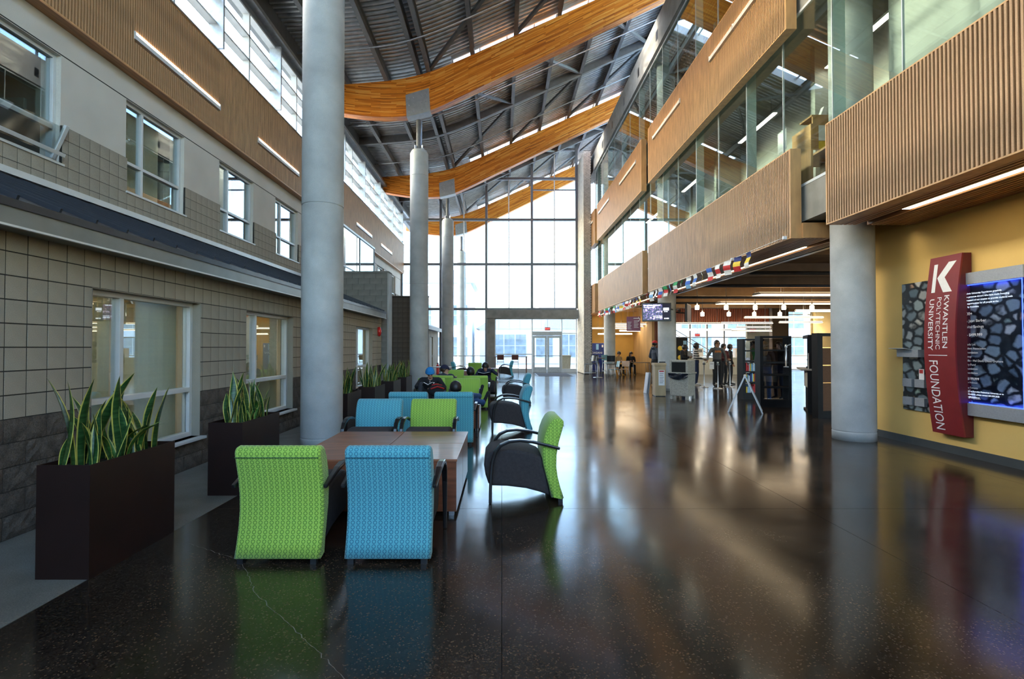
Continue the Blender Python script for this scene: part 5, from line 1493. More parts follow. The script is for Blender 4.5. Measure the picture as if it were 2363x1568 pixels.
bx('handle', (.0, .2, -.06, -.0, 1.09, 1.13), black_m, wb); bx('base', (-.15, .15, -.23, .23, 0, .02), black_m, wb)
for i, (x, l) in enumerate(((4.98, 'front white board leaning by the column foot'), (5.06, 'back grey board leaning by the column foot'))):
    b = thing('leaning_board', l, 'board', (x + .02, 17.9, 0)); MB().obox((.04, 0, .36), (.03, .3, .72), Matrix.Rotation(R(7), 3, 'Y')).build('sheet', white_ink if i == 0 else grey_al, b)
af = thing('a_frame_sign', 'white A-frame pavement sign seen edge-on near the shelves', 'sign', (6.05, 12.75, 0), R(-26))
for s in (-1, 1):
    M = Matrix.Rotation(s * R(-23), 3, 'Y')
    for y in (-.3, .3): MB().obox((s * .19, y, .45), (.03, .035, .97), M).build('frame_leg', alu, af)
    for d in (-.4, .42): MB().obox((s * .19 - s * math.sin(R(23)) * d * 1.0, 0, .45 + math.cos(R(23)) * d), (.03, .57, .035), M).build('frame_rail', alu, af)
    MB().obox((s * .19, 0, .46), (.008, .57, .78), M).build('panel', white_ink, af)
bx('hinge', (-.03, .03, -.3, .3, .885, .91), alu, af)
# black glazed bookshelves
shelf_b = mat('black_laminate', (.008, .008, .009), .6, scale=6, amt=.2, spec=.2)
tintg = glass('shelf_glass', (.5, .5, .52), .05)
def glazed_shelf(label, x, y, rz, w, h, d, books):
    t = thing('bookshelf', label, 'bookshelf', (x, y, 0), rz, 'black shelves of the kiosk')
    for s in (-1, 1): bx('side_post', (s*w/2-.04, s*w/2+.04, -d/2, d/2, 0, h), shelf_b, t)
    n = 5
    bx('plinth', (-w/2+.04, w/2-.04, -d/2, d/2, 0, .2), shelf_b, t); bx('top_board', (-w/2+.04, w/2-.04, -d/2, d/2, h-.05, h), shelf_b, t)
    zz = [.2 + (h - .25) * i / n for i in range(n + 1)]
    for z in zz[1:-1]: bx('shelf', (-w/2+.04, w/2-.04, -d/2, d/2, z - .02, z + .02), shelf_b, t)
    for i in range(n): bx('pane', (-w/2+.04, w/2-.04, d/2-.012, d/2-.006, zz[i] + .02, zz[i+1] - .02), tintg, t)
    return t, zz
t1, z1_ = glazed_shelf('black glazed bookshelf holding magazines, left of the jeans wearer', 7.72, 15.9, R(6), .62, 1.86, .32, True)
rnd = random.Random(4)
bkc = [FM[k] for k in ('white', 'sky', 'red', 'yellow', 'white', 'navy')]
nb = 0
for lev in (0, 1, 2):
    x = -.2
    while x < .2:
        w = rnd.uniform(.018, .04); h = rnd.uniform(.18, .26)
        q = inst('book', MB().box(-w/2, w/2, -.09, .09, 0, h).mesh('book', rnd.choice(bkc)), None, Matrix.Translation((7.72, 15.9, 0)) @ Matrix.Rotation(R(6), 4, 'Z') @ Vector((x, -.02, z1_[lev] + .021 if lev else .201)), (0, 0, R(6)))
        nb += 1
        tag(q, 'magazine standing on the %s shelf of the glazed bookshelf, place %s' % (['lowest', 'second', 'third'][lev], num[min(33, int((x + .2) / .035))]), 'book', 'magazines on the glazed bookshelf')
        x += w + rnd.uniform(.008, .02)
glazed_shelf('black glazed shelf with empty dark panes beside the service desk', 7.28, 13.75, R(-2), .74, 1.9, .3, False)
kd = thing('service_desk', 'kiosk service desk with a stone-look worktop and black front', 'desk', (7.62, 12.75, 0), R(64))
bx('worktop', (-.62, .75, -.2, .2, 1.04, 1.08), stone, kd, .006); bx('front_panel', (-.5, .7, -.03, .03, .6, 1.04), mat('desk_fleck', (.5, .46, .38), .7, scale=60, amt=.3), kd); bx('kick_panel', (-.55, .72, -.05, .0, .04, .6), shelf_b, kd)
bx('post', (-.6, -.5, -.06, .06, 0, 1.85), shelf_b, kd); bx('top_beam', (-.6, .75, -.05, .05, 1.82, 1.9), shelf_b, kd); bx('base', (-.5, .7, -.03, .05, 0, .04), shelf_b, kd)
cb = thing('cubicle_panel', 'brown fabric cubicle partition with a black frame beside the sign wall column', 'partition', (7.15, 11.6, 0), R(14))
bx('post', (-.08, .06, -.08, .08, 0, 1.92), shelf_b, cb); bx('top_frame', (.06, 1.4, -.05, .05, 1.85, 1.92), shelf_b, cb); bx('base_frame', (.06, 1.4, -.05, .05, 0, .16), shelf_b, cb)
bfab = mat('brown_panel_fabric', (.2, .1, .05), .85, scale=60, amt=.15)
for a, b in ((.16, .78), (.8, 1.18), (1.2, 1.58)): bx('fabric_panel', (.06, 1.4, -.045, .045, a, b), bfab, cb)
bx('glass_panel', (.06, 1.4, -.006, .006, 1.6, 1.85), tintg, cb)
nt_ = thing('notice_stand', 'white printed notice standing on the service desk', 'notice', (7.42, 12.28, 1.08), R(30)); bx('sheet', (-.14, .14, -.004, .004, 0, .38), white_ink, nt_)
for i in range(5): bx('notice_line', (-.07 + .01*(i%2), .07 - .01*(i%2), -.006, -.004, .3 - .04 * i, .31 - .04 * i), steel_dk, nt_)
bx('foot', (-.1, .1, -.05, .05, 0, .006), alu, nt_)
ca = thing('card_terminal', 'small beige terminal on the service desk beside the notice', 'terminal', (7.62, 12.62, 1.08), R(30)); MB().obox((0, 0, .14), (.2, .05, .2), Matrix.Rotation(-.35, 3, 'X')).build('screen', plaster, ca); bx('base', (-.08, .08, -.06, .08, 0, .05), black_m, ca)
lp_ = thing('desk_lamp_post', 'slim chrome pole with a ring base on the service desk', 'pole', (7.38, 13.3, 1.08)); MB().lathe([(.06, 0), (.06, .02), (.022, .03), (.022, .5), (.035, .52), (.02, .6)], n=12).build('pole', galv, lp_); MB().tube([(0, 0, .55), (.12, 0, .6)], .012, 6).build('arm', galv, lp_)

# queue posts
for i, (x, y, w) in enumerate(((8.05, 20.4, 'by the striped shirt'), (8.35, 19.8, 'by the grey hoodie hand'), (9.1, 20.45, 'right of the grey hoodie'))):
    q = thing('queue_post', 'slim steel queue post %s' % w, 'post', (x, y, 0), 0, 'queue posts'); MB().lathe([(.16, 0), (.16, .02), (.03, .04), (.022, .06), (.022, .98), (.035, .99), (.035, 1.03)], n=14).build('pole', galv, q); bx('belt_head', (-.04, .04, -.04, .04, .9, .97), black_m, q)
# menu board with yellow dish pictures
mn = thing('menu_board', 'black menu cabinet with yellow dish pictures behind the bin', 'menu', (9.55, 27.3, 0))
bx('cabinet', (-.65, .35, 0, .3, 0, 2.12), shelf_b, mn)
for x in (-.35, .0):
    for z in (1.05, 1.55): MB().lathe([(.13, 0), (.12, .012), (.05, .02)], n=20).build('dish_picture', FM['yellow'] if (x, z) != (-.35, 1.55) else mat('lime_dish', (.55, .55, .1), .6), mn).matrix_local = Matrix.Translation((x - .05, -.001, z)) @ Matrix.Rotation(PI/2, 4, 'X')
bx('poster', (.12, .3, -.01, 0, 1.5, 1.95), FM['sky'], mn)
# long serving counter and shelves at the back
sc_ = thing('serving_counter', 'pale serving counter at the back of the cafeteria', 'counter', (10.2, 30.2, 0)); bx('front', (0, 4.6, 0, .7, 0, .95), plaster, sc_); bx('worktop', (-.05, 4.65, -.05, .75, .95, 1.0), alu, sc_)
for i, (x, l) in enumerate(((.4, 'left end'), (1.5, 'left middle'), (2.8, 'right middle'), (3.9, 'right end'))):
    ap = thing('serving_machine', 'white drinks machine on the serving counter, %s' % l, 'machine', (10.2 + x, 30.55, 1.0), 0, 'machines on the serving counter'); bx('body', (-.25, .25, -.2, .2, 0, .55), white_ink, ap, .02); bx('tray', (-.2, .2, -.3, -.2, 0, .04), galv, ap); bx('panel', (-.18, .18, -.205, -.2, .3, .48), steel_dk, ap)
ln_ = thing('bar_counter', 'dark wood counter front beside the queue', 'counter', (7.75, 23.6, 0)); bx('front', (0, .5, 0, .6, 0, .96), wood_red, ln_); bx('worktop', (-.03, .53, -.03, .63, .96, 1.0), wood_top, ln_)

# ------------------------------------------------------------------ far cafeteria corner
vm = thing('vending_machine', 'blue vending machine with white lettering in the far corner', 'vending machine', (5.93, 31.9, 0)); navy = mat('vending_blue', (.012, .03, .2), .3, scale=3, amt=.3)
bx('cabinet', (-.44, .44, 0, .8, .05, 1.86), navy, vm, .02); bx('plinth', (-.42, .42, .03, .78, 0, .05), black_m, vm)
me = text_mesh('DASANI', .17, white_ink, 0, 'CENTER')
for v in me.vertices: v.co = (v.co.x * 1.1, -.003, 1.2 + v.co.y)
inst('lettering', me, vm)
bx('water_splash', (-.06, .1, -.004, 0, 1.45, 1.8), FM['sky'], vm); bx('water_splash', (-.03, .08, -.004, 0, .55, 1.1), FM['sky'], vm); bx('coin_panel', (.3, .38, -.006, 0, 1.6, 1.75), white_ink, vm)
def stool(label, x, y, rz, seat_h=.76, back=None, sw=.42):
    t = thing('bar_stool' if seat_h > .6 else 'cafe_chair', label, 'stool' if seat_h > .6 else 'chair', (x, y, 0), rz, 'bar stools by the window side' if seat_h > .6 else 'cafeteria chairs')
    bm = back or black_m; q = sw / 2
    bx('seat', (-q, q, -q, q, seat_h - .03, seat_h), bm, t, .012)
    MB().grid(lambda a, b: ((-q + sw * a) * .97, -q - .03 - .06 * b + .03 * math.sin(PI * a), seat_h + .12 + .3 * b), 6, 4).grid(lambda a, b: ((q - sw * a) * .97, -q - .045 - .06 * b + .03 * math.sin(PI * a), seat_h + .12 + .3 * b), 6, 4).build('backrest', bm, t)
    for sx in (-1, 1):
        MB().tube([(sx*q*.9, -q*.8, seat_h - .02), (sx*q*1.05, -q*1.15, 0)], .012, 8).build('leg', galv, t); MB().tube([(sx*q*.9, q*.8, seat_h - .02), (sx*q*1.05, q*1.15, 0)], .012, 8).build('leg', galv, t)
        MB().tube([(sx*q*.85, -q, seat_h - .02), (sx*q*.85, -q - .08, seat_h + .38)], .011, 8).build('back_post', galv, t)
    if seat_h > .6: MB().tube([(-q, -q*1.05, .3), (q, -q*1.05, .3), (q, q*1.05, .3), (-q, q*1.05, .3), (-q, -q*1.05, .3)], .009, 6).build('foot_ring', galv, t)
    return t
stool('black bar stool nearest the brick pier, seen from behind at an angle', 4.5, 26.1, R(120))
stool('black bar stool before the far round column', 5.5, 25.9, R(-8))
stool('black bar stool tucked behind the bar table', 5.1, 27.9, R(176))
teal = mat('teal_plastic', (.06, .2, .24), .4)
stool('bar stool with a teal back standing behind the bar table', 5.8, 28.15, R(200), .76, teal)
bt = thing('bar_table', 'high black bar table between the stools', 'table', (5.08, 27.1, 0)); MB().lathe([(.38, 1.0), (.4, 1.01), (.4, 1.03), (.38, 1.04)], n=24).build('tabletop', black_m, bt); MB().lathe([(.25, 0), (.25, .015), (.035, .03), (.035, 1.0)], n=16).build('pedestal', galv, bt)
pale = mat('pale_chair', (.5, .36, .26), .5)
stool('pale plastic cafe chair facing away in the far cafe corner', 6.5, 27.2, R(150), .45, pale); stool('pale plastic cafe chair beside the teal one in the far cafe corner', 6.0, 27.6, R(60), .45, pale)
stool('teal cafe chair by the far round column', 5.85, 26.9, R(100), .45, teal)
stool('pale cafe chair under the person in the tan jacket', 6.75, 30.1, R(180), .45, pale); stool('pale cafe chair under the dark haired person studying at the cafe table', 7.6, 30.2, R(180), .45, pale)
for i, (x, y, l) in enumerate(((6.75, 29.4, 'dark cafe table with the two students'), (7.9, 29.4, 'dark cafe table to the right of the students'))):
    t = thing('cafe_table', l, 'table', (x, y, 0)); bx('tabletop', (-.5, .5, -.4, .4, .71, .74), mat('cafe_top_%d' % i, (.06, .04, .03), .35), t, .006)
    for a in (-1, 1):
        for b in (-1, 1): MB().tube([(a*.45, b*.35, .71), (a*.48, b*.37, 0)], .014, 8).build('leg', galv, t)
# bar by the glazing
wt = thing('window_bar_table', 'long high wooden bar table against the end glazing', 'table', (.55, 31.8, 0)); bx('tabletop', (-1.0, 1.02, -.28, .28, 1.0, 1.04), wood_red, wt)
for x in (-.95, .97):
    for y in (-.22, .22): bx('leg', (x - .03, x + .03, y - .03, y + .03, 0, 1.0), wood_red, wt)
redb = mat('red_brown_ply', (.14, .04, .025), .45)
stool('red brown bar chair at the left of the window bar', -.08, 31.2, R(0), .72, redb); stool('red brown bar chair at the right of the window bar', .8, 31.2, R(0), .72, redb)
rt = thing('round_table', 'white round table by the low wing behind the second column', 'table', (-2.65, 22.4, 0)); MB().lathe([(.42, .72), (.45, .73), (.45, .75), (.43, .755)], n=24).build('tabletop', white_ink, rt); MB().lathe([(.25, 0), (.25, .02), (.035, .04), (.035, .72)], n=14).build('pedestal', alu, rt)
mt_ = thing('door_mat', 'dark grey mat before the entrance doors', 'mat', (3.0, 29.9, 0)); bx('carpet', (-.95, .95, -1.6, 1.6, 0, .01), mat('mat_grey', (.05, .05, .055), .9, scale=80, amt=.3), mt_); bx('edging', (-1.0, 1.0, -1.65, 1.65, 0, .007), black_m, mt_)
def exit_sign(label, x, y, z, top=4.2):
    e = thing('exit_sign', label, 'sign', (x, y, z)); bx('case', (-.17, .17, -.03, .03, -.1, .1), mat('exit_case_%d' % round(y), (.35, .03, .03), .4), e)
    me = text_mesh('EXIT', .15, emit('exit_red_%d' % round(y), (1, .12, .1), 1.6), 0, 'CENTER')
    for v in me.vertices: v.co = (v.co.x, -.032, v.co.y - .05)
    inst('lettering', me, e); bx('bracket', (-.012, .012, -.012, .012, .1, top - z), alu, e)
exit_sign('red exit sign above the entrance doors', 2.92, 32.7, 2.78, 3.46); exit_sign('red exit sign at the back of the cafeteria', 14.9, 30.4, 2.6); exit_sign('red exit sign over the cafeteria back doors', 13.6, 35.6, 2.45)
ob = thing('litter_bin', 'beige stone litter bin outside the glass beside the doors', 'bin', (4.25, 34.0, -.02)); MB().prism([(-.26, 0), (.26, 0), (.3, 1.0), (-.3, 1.0)], 'y', -.28, .28).build('body', stone, ob, .02); bx('lid', (-.31, .31, -.3, .3, 1.0, 1.1), stone, ob, .02)

# ------------------------------------------------------------------ desk behind the second storey glass
dk = thing('office_desk', 'oak office desk with a hutch behind the second storey glass', 'desk', (6.4, 9.9, 4.6))
bx('hutch_front', (-.35, 1.2, .0, .03, .85, 1.5), oak_edge, dk); bx('hutch_top', (-.37, 1.22, 0, .4, 1.5, 1.53), oak_edge, dk); bx('side_board', (-.4, -.36, -.02, .62, 0, 1.35), oak_edge, dk); bx('desk_top', (-.36, 1.2, -.75, .62, .72, .76), oak_edge, dk); bx('pedestal', (.1, .55, -.7, .5, 0, .72), oak_edge, dk); bx('pedestal', (.75, 1.2, -.7, .5, 0, .72), oak_edge, dk)
for i, (x, z, w, h, m_, l) in enumerate(((-.1, 1.02, .28, .3, white_ink, 'white note pinned to the oak hutch'), (-.1, .86, .28, .15, FM['yellow'], 'yellow note under the white one on the oak hutch'))):
    p = thing('pinned_note', l, 'note', (6.4 + x, 9.895, 4.6 + z)); bx('sheet', (-w/2, w/2, -.004, 0, 0, h), m_, p); bx('pin', (-.01, .01, -.008, -.004, h - .03, h - .01), steel_dk, p)
p = thing('taped_sheet', 'white sheet taped inside the glass beside the oak desk', 'note', (5.66, 10.28, 5.75)); bx('sheet', (0, .004, -.16, .16, -.2, .22), white_ink, p); bx('tape', (-.003, 0, -.03, .03, .18, .23), alu, p)
bb_ = thing('blue_box_file', 'blue and white box file standing on the oak hutch', 'box', (6.95, 10.1, 6.13)); bx('body', (-.1, .1, -.05, .05, 0, .34), white_ink, bb_); bx('blue_label', (-.085, .085, -.054, -.05, .03, .32), FM['blue'], bb_)
bb2 = thing('book_end', 'small white bookend on the oak hutch', 'bookend', (6.35, 10.1, 6.13)); MB().prism([(-.07, 0), (.07, 0), (.07, .22), (.02, .24)], 'y', -.05, .05).build('upright', white_ink, bb2); bx('foot', (-.07, .12, -.05, .05, 0, .006), white_ink, bb2)
# ------------------------------------------------------------------ people
SKIN = {'fair': mat('skin_fair', (.5, .27, .18), .5, scale=8, amt=.08), 'tan': mat('skin_tan', (.33, .165, .095), .5, scale=8, amt=.08), 'dark': mat('skin_dark', (.13, .06, .035), .5, scale=8, amt=.08)}
CLO = {k: mat('cloth_' + k, v, .85, scale=14, amt=.18, bump=.2, bscale=40) for k, v in {'black': (.008, .008, .01), 'navy': (.012, .017, .04), 'charcoal': (.035, .036, .042), 'grey': (.085, .08, .075), 'maroon': (.06, .008, .01), 'jeans': (.03, .085, .22), 'darkjeans': (.012, .022, .06), 'tan': (.3, .19, .08), 'green': (.05, .22, .06), 'cream': (.45, .38, .28), 'white': (.6, .58, .55), 'slate': (.045, .055, .075), 'red': (.4, .02, .02)}.items()}
HAIR = {'black': mat('hair_black', (.009, .007, .007), .45, scale=60, amt=.4), 'brown': mat('hair_brown', (.05, .025, .012), .45, scale=60, amt=.4), 'blonde': mat('hair_blonde', (.32, .2, .09), .45, scale=60, amt=.3)}
eye_m = mat('eye_dark', (.01, .008, .008), .2); lip_m = mat('lips', (.25, .08, .06), .5)
def stripe_material():
    m = bpy.data.materials.new('cloth_striped'); m.use_nodes = True
    nt = m.node_tree; N = nt.nodes; L = nt.links; p = N['Principled BSDF']
    tc = N.new('ShaderNodeTexCoord'); wv = N.new('ShaderNodeTexWave'); wv.bands_direction = 'Z'; wv.inputs['Scale'].default_value = 3.3; wv.inputs['Distortion'].default_value = .4
    rp = N.new('ShaderNodeValToRGB'); rp.color_ramp.interpolation = 'CONSTANT'; rp.color_ramp.elements[0].color = (.015, .015, .018, 1); rp.color_ramp.elements[1].position = .55; rp.color_ramp.elements[1].color = (.55, .52, .48, 1)
    L.new(tc.outputs['Object'], wv.inputs['Vector']); L.new(wv.outputs['Fac'], rp.inputs['Fac']); L.new(rp.outputs[0], p.inputs['Base Color']); p.inputs['Roughness'].default_value = .85
    return m
CLO['striped'] = stripe_material()
V3 = lambda *a: Vector(a)
def person(label, loc, rz, shirt='black', pants='navy', shoes='black', skin='fair', hair='black', style='short', pose=None, voxel=.0125, hood=False, extra=None, scale=1.0, group=None):
    """body grown from tapered limbs into one skin, facing -y before turning"""
    J = dict(pel=V3(0, .0, .96), waist=V3(0, 0, 1.1), chest=V3(0, .0, 1.3), neck=V3(0, .01, 1.47), head=V3(0, -.015, 1.63), look=V3(0, -1, 0),
             lsh=V3(-.185, 0, 1.42), rsh=V3(.185, 0, 1.42), lel=V3(-.25, .02, 1.15), rel=V3(.25, .02, 1.15), lwr=V3(-.25, -.06, .92), rwr=V3(.25, -.06, .92),
             lhi=V3(-.09, 0, .93), rhi=V3(.09, 0, .93), lkn=V3(-.1, -.03, .51), rkn=V3(.1, -.03, .51), lan=V3(-.11, .02, .09), ran=V3(.11, .02, .09), ltoe=V3(-.13, -.17, .035), rtoe=V3(.13, -.17, .035))
    for k, v in (pose or {}).items(): J[k] = V3(*v)
    t = thing('person', label, 'person', loc, rz, group)
    t.scale = (scale,) * 3
    mats = [SKIN[skin], CLO[shirt], CLO[pants], CLO[shoes]]
    seg = []                                    # a, b, ra, rb, material, flat, side
    def S(a, b, ra, rb, m, flat=1.0, side=None): seg.append((Vector(a), Vector(b), ra, rb, m, flat, side))
    sx = (J['rsh'] - J['lsh']).normalized(); hx = (J['rhi'] - J['lhi']).normalized()
    S(J['pel'], J['waist'], .165, .15, 2, .72, hx); S(J['pel'] + (J['waist'] - J['pel']) * .35, J['chest'], .155, .17, 1, .68, sx); S(J['chest'], J['neck'] - (J['neck'] - J['chest']) * .25, .175, .115, 1, .62, sx)
    S(J['lsh'], J['rsh'], .068, .068, 1); S(J['neck'] - (J['neck'] - J['chest']) * .3, J['head'] - (J['head'] - J['neck']) * .35, .062, .052, 0)
    for s in 'lr':
        sh, el, wr = J[s+'sh'], J[s+'el'], J[s+'wr']
        S(sh, el, .066, .05, 1); S(el, wr, .05, .034, 1)
        d = (wr - el).normalized()
        hd = J.get(s + 'hand'); hdir = ((hd - wr).normalized() if hd is not None else (d + V3(0, -.15, 0)).normalized())
        pw = V3(-hdir.z, 0, hdir.x) if abs(hdir.y) > .8 else hdir.cross(V3(1 if s == 'l' else -1, 0, 0)).normalized()
        if pw.length < .1: pw = V3(1, 0, 0)
        pw.normalize(); nrm = hdir.cross(pw).normalized(); curl = nrm if J.get(s + 'curl') is None else J[s + 'curl'].normalized()
        palm = wr + hdir * .085
        S(wr - hdir * .01, palm, .03, .036, 0, .55, pw)
        for q, (o, ln) in enumerate(((-.03, .062), (-.01, .075), (.011, .07), (.031, .055))):
            b0 = palm + pw * o - hdir * .008; m1 = b0 + hdir * ln * .55 + curl * .006; e1 = m1 + (hdir * .7 + curl * .7).normalized() * ln * .5
            S(b0, m1, .0105, .0098, 0); S(m1, e1, .0098, .008, 0)
        tb0 = wr + hdir * .03 - pw * .028; S(tb0, tb0 + (hdir * .75 - pw * .65).normalized() * .045, .0125, .011, 0); S(tb0 + (hdir * .75 - pw * .65).normalized() * .045, tb0 + (hdir * .9 - pw * .4 + curl * .3).normalized() * .078, .011, .009, 0)
        hi, kn, an, to = J[s+'hi'], J[s+'kn'], J[s+'an'], J[s+'toe']
        S(hi, kn, .098, .068, 2); S(kn, an, .064, .05, 2)
        heel = an + (an - to).normalized() * .05 - V3(0, 0, .02)
        S(heel, to, .042, .04, 3, .8); S(an, an + (kn - an).normalized() * .05, .052, .055, 2)
    # head: skull, jaw, nose, ears
    H = J['head']; lk = J['look'].normalized(); hu = (H - J['neck']).normalized(); hu = (V3(0, 0, 1) * .5 + hu * .5); hu = (hu - lk * hu.dot(lk)).normalized(); hr = lk.cross(hu).normalized()
    HM = Matrix((hr, -lk, hu)).transposed()
    def hp(x, y, z): return H + HM @ V3(x, y, z)         # y negative is the face
    mb = MB()
    for a, b, ra, rb, m, fl, sd in seg:
        n = 4 if (a - b).length > .12 else 2
        P = [a.lerp(b, i / n) for i in range(n + 1)]; r = [ra + (rb - ra) * i / n for i in range(n + 1)]
        d = (b - a).normalized()
        P = [a - d * ra * .55] + P + [b + d * rb * .55]; r = [ra * .6] + r + [rb * .6]
        mb.tube(P, r, 10, flat=fl, side=(sd if sd is not None and abs(sd.dot(d)) < .95 else None))
    mb.ball(hp(0, .012, .03), .1, .79, .98, .92, 16, 12, M=HM); mb.ball(hp(0, -.03, -.055), .062, .88, .9, 1.05, 12, 8, M=HM)
    mb.tube([hp(0, -.085, .03), hp(0, -.108, -.012), hp(0, -.09, -.024)], [.01, .017, .012], 8)
    for s in (-1, 1): mb.ball(hp(s * .08, .01, .0), .026, .4, .8, 1.2, 8, 6, M=HM)
    if hood: mb.tube([J['neck'] + V3(-.09, .0, -.03), J['neck'] + V3(-.05, .09, .02), J['neck'] + V3(.05, .09, .02), J['neck'] + V3(.09, .0, -.03)], .045, 8)
    tmp = mb.mesh('body', mats); o = bpy.data.objects.new('tmp_body', tmp); COL.objects.link(o)
    md = o.modifiers.new('r', 'REMESH'); md.mode = 'VOXEL'; md.voxel_size = voxel; md.use_smooth_shade = True
    sm = o.modifiers.new('s', 'SMOOTH'); sm.factor = .5; sm.iterations = 2
    me = bpy.data.meshes.new_from_object(o.evaluated_get(bpy.context.evaluated_depsgraph_get()))
    bpy.data.objects.remove(o)
    me.materials.clear()
    for m in mats: me.materials.append(m)
    import numpy as np
    C = np.empty(len(me.polygons) * 3); me.polygons.foreach_get('center', C); C = C.reshape(-1, 3)
    best = np.full(len(C), 1e9); idx = np.zeros(len(C), int)
    cand = [(a, b, ra, rb, m) for a, b, ra, rb, m, _, _ in seg] + [(hp(0, .01, .1), hp(0, -.04, -.1), .1, .07, 0)]
    if hood: cand.append((J['neck'] + V3(-.09, .07, -.01), J['neck'] + V3(.09, .07, -.01), .07, .07, 1))
    for a, b, ra, rb, m in cand:
        A = np.array(a); D = np.array(b) - A; L2 = D @ D
        tt = np.clip((C - A) @ D / L2, 0, 1); dist = np.linalg.norm(C - A - tt[:, None] * D, axis=1) / (ra + (rb - ra) * tt)
        w = dist < best; best[w] = dist[w]; idx[w] = m
    me.polygons.foreach_set('material_index', idx.astype(np.int32))
    me.polygons.foreach_set('use_smooth', [True] * len(me.polygons)); me.update()
    inst('body', me, t)
    for s in (-1, 1): MB().ball(hp(s * .033, -.083, .022), .011, 1, .6, .6, 8, 6, M=HM).build('eye', eye_m, t)
    MB().tube([hp(-.025, -.083, -.062), hp(0, -.09, -.06), hp(.025, -.083, -.062)], .006, 6).build('mouth', lip_m, t)
    def shell(name, m, zmin, r=1.09, ylim=None, drop=0):
        mb = MB(); n, k = 20, 10
        for i in range(k + 1):
            for j in range(n):
                az = 2 * PI * j / n; fr = -math.sin(az)                # front where y<0
                low = zmin(fr) if callable(zmin) else zmin
                th = (PI * .5 - low) * i / k
                mb.v.append(tuple(hp(.079 * r * 1.02 * math.sin(th) * math.cos(az), .012 + .098 * r * math.sin(th) * math.sin(az), .03 + .092 * r * 1.05 * math.cos(th))))
        for i in range(k):
            for j in range(n):
                q = (j + 1) % n; mb.f.append([i*n+j, (i+1)*n+j, (i+1)*n+q, i*n+q]); mb.mi.append(0); mb.sm.append(True)
        ob = mb.build(name, m, t); sf = ob.modifiers.new('t', 'SOLIDIFY'); sf.thickness = .012; sf.offset = -1
        return ob
    if style in ('short', 'cap', 'glasses'): shell('hair', HAIR[hair], lambda f: -.55 + .95 * max(0, f) ** .6 if f > 0 else -.62, 1.1)
    if style == 'bushy': shell('hair', HAIR[hair], lambda f: -.6 + .95 * max(0, f) if f > 0 else -.9, 1.24)
    if style in ('long', 'bun'):
        shell('hair', HAIR[hair], lambda f: -.9 + 1.3 * max(0, f) ** .7 if f > 0 else -.9, 1.13)
        if style == 'long': MB().tube([hp(0, .06, .02), hp(0, .085, -.1), hp(0, .08, -.22), hp(0, .07, -.3)], [.085, .09, .08, .05], 12, flat=.6, side=tuple(hr)).build('hair_length', HAIR[hair], t)
    if style == 'beanie': shell('beanie', extra, lambda f: -.12 + .3 * max(0, f), 1.2); shell('hair', HAIR[hair], lambda f: -.55 + 1.0 * max(0, f) if f > 0 else -.6, 1.06); MB().tube([hp(.097*math.cos(a), .012 + .118*math.sin(a), .035 + .03*max(0, -math.sin(a))) for a in [2*PI*i/20 for i in range(21)]], .014, 8).build('beanie_cuff', extra, t)
    if style == 'cap':
        c = shell('cap', extra, lambda f: .12, 1.17)
        MB().grid(lambda a, b: hp(-.07 + .14 * a, -.08 - (.085 * b) * (1 - (2*a-1)**2 * .5), .055 - .012 * b - .02 * (2*a-1)**2), 8, 4).grid(lambda a, b: hp(.07 - .14 * a, -.08 - (.085 * b) * (1 - (2*a-1)**2 * .5), .048 - .012 * b - .02 * (2*a-1)**2), 8, 4).build('peak', extra, c)
    if style == 'glasses': MB().tube([hp(-.08, -.02, .03), hp(-.065, -.092, .024), hp(0, -.1, .026), hp(.065, -.092, .024), hp(.08, -.02, .03)], .006, 6).build('glasses', black_m, t)
    return t, J, hp
blue_cap = mat('beanie_blue', (.015, .22, .55), .85, scale=50, amt=.15, bump=.3); navy_cap = mat('cap_navy', (.012, .014, .045), .8); red_cap = mat('cap_red', (.5, .02, .02), .7)
def seat(z=.6, y=.0, lean=.1, **k):
    """sitting pose on a lounge seat"""
    P = dict(pel=(0, y, z), waist=(0, y + lean * .5, z + .15), chest=(0, y + lean, z + .34), neck=(0, y + lean * 1.05, z + .52), head=(0, y + lean * .85, z + .67),
             lsh=(-.185, y + lean, z + .46), rsh=(.185, y + lean, z + .46), lel=(-.26, y - .04, z + .22), rel=(.26, y - .04, z + .22), lwr=(-.14, y - .24, z + .16), rwr=(.14, y - .24, z + .16),
             lhi=(-.09, y - .02, z - .02), rhi=(.09, y - .02, z - .02), lkn=(-.13, y - .44, z - .02), rkn=(.13, y - .44, z - .02), lan=(-.13, y - .48, .09), ran=(.13, y - .48, .09), ltoe=(-.14, y - .66, .035), rtoe=(.14, y - .66, .035))
    P.update(k); return P
# reader in the blue beanie, one knee drawn up
zb = .53
p, J, hp = person('seated person in a black jacket and bright blue beanie reading a white book', (-1.66, 11.88, 0), R(4), 'black', 'charcoal', 'black', 'fair', 'black', 'beanie', seat(zb, -.08, .13, head=(.0, -.04, zb + .46), neck=(0, .05, zb + .35), chest=(0, .04, zb + .22), waist=(0, -.02, zb + .11), look=(.1, -.8, -.55), lsh=(-.2, .04, zb + .31), rsh=(.2, .04, zb + .31),
    lkn=(-.17, -.36, zb + .24), lan=(-.22, -.42, zb - .06), ltoe=(-.25, -.6, zb - .02), lel=(-.31, -.1, zb + .16), rel=(.34, -.1, zb + .14), lwr=(-.06, -.34, zb + .17), rwr=(.13, -.33, zb + .19), lhand=(.02, -.4, zb + .18), rhand=(.06, -.38, zb + .2), lcurl=(0, -.2, 1), rcurl=(-1, 0, .3)), .0095, extra=blue_cap, group='people sitting in the lounge chairs')
bkz = thing('open_book', 'open paperback held by the reader in the blue beanie', 'book', (-1.645, 11.45, zb + .17), R(4))
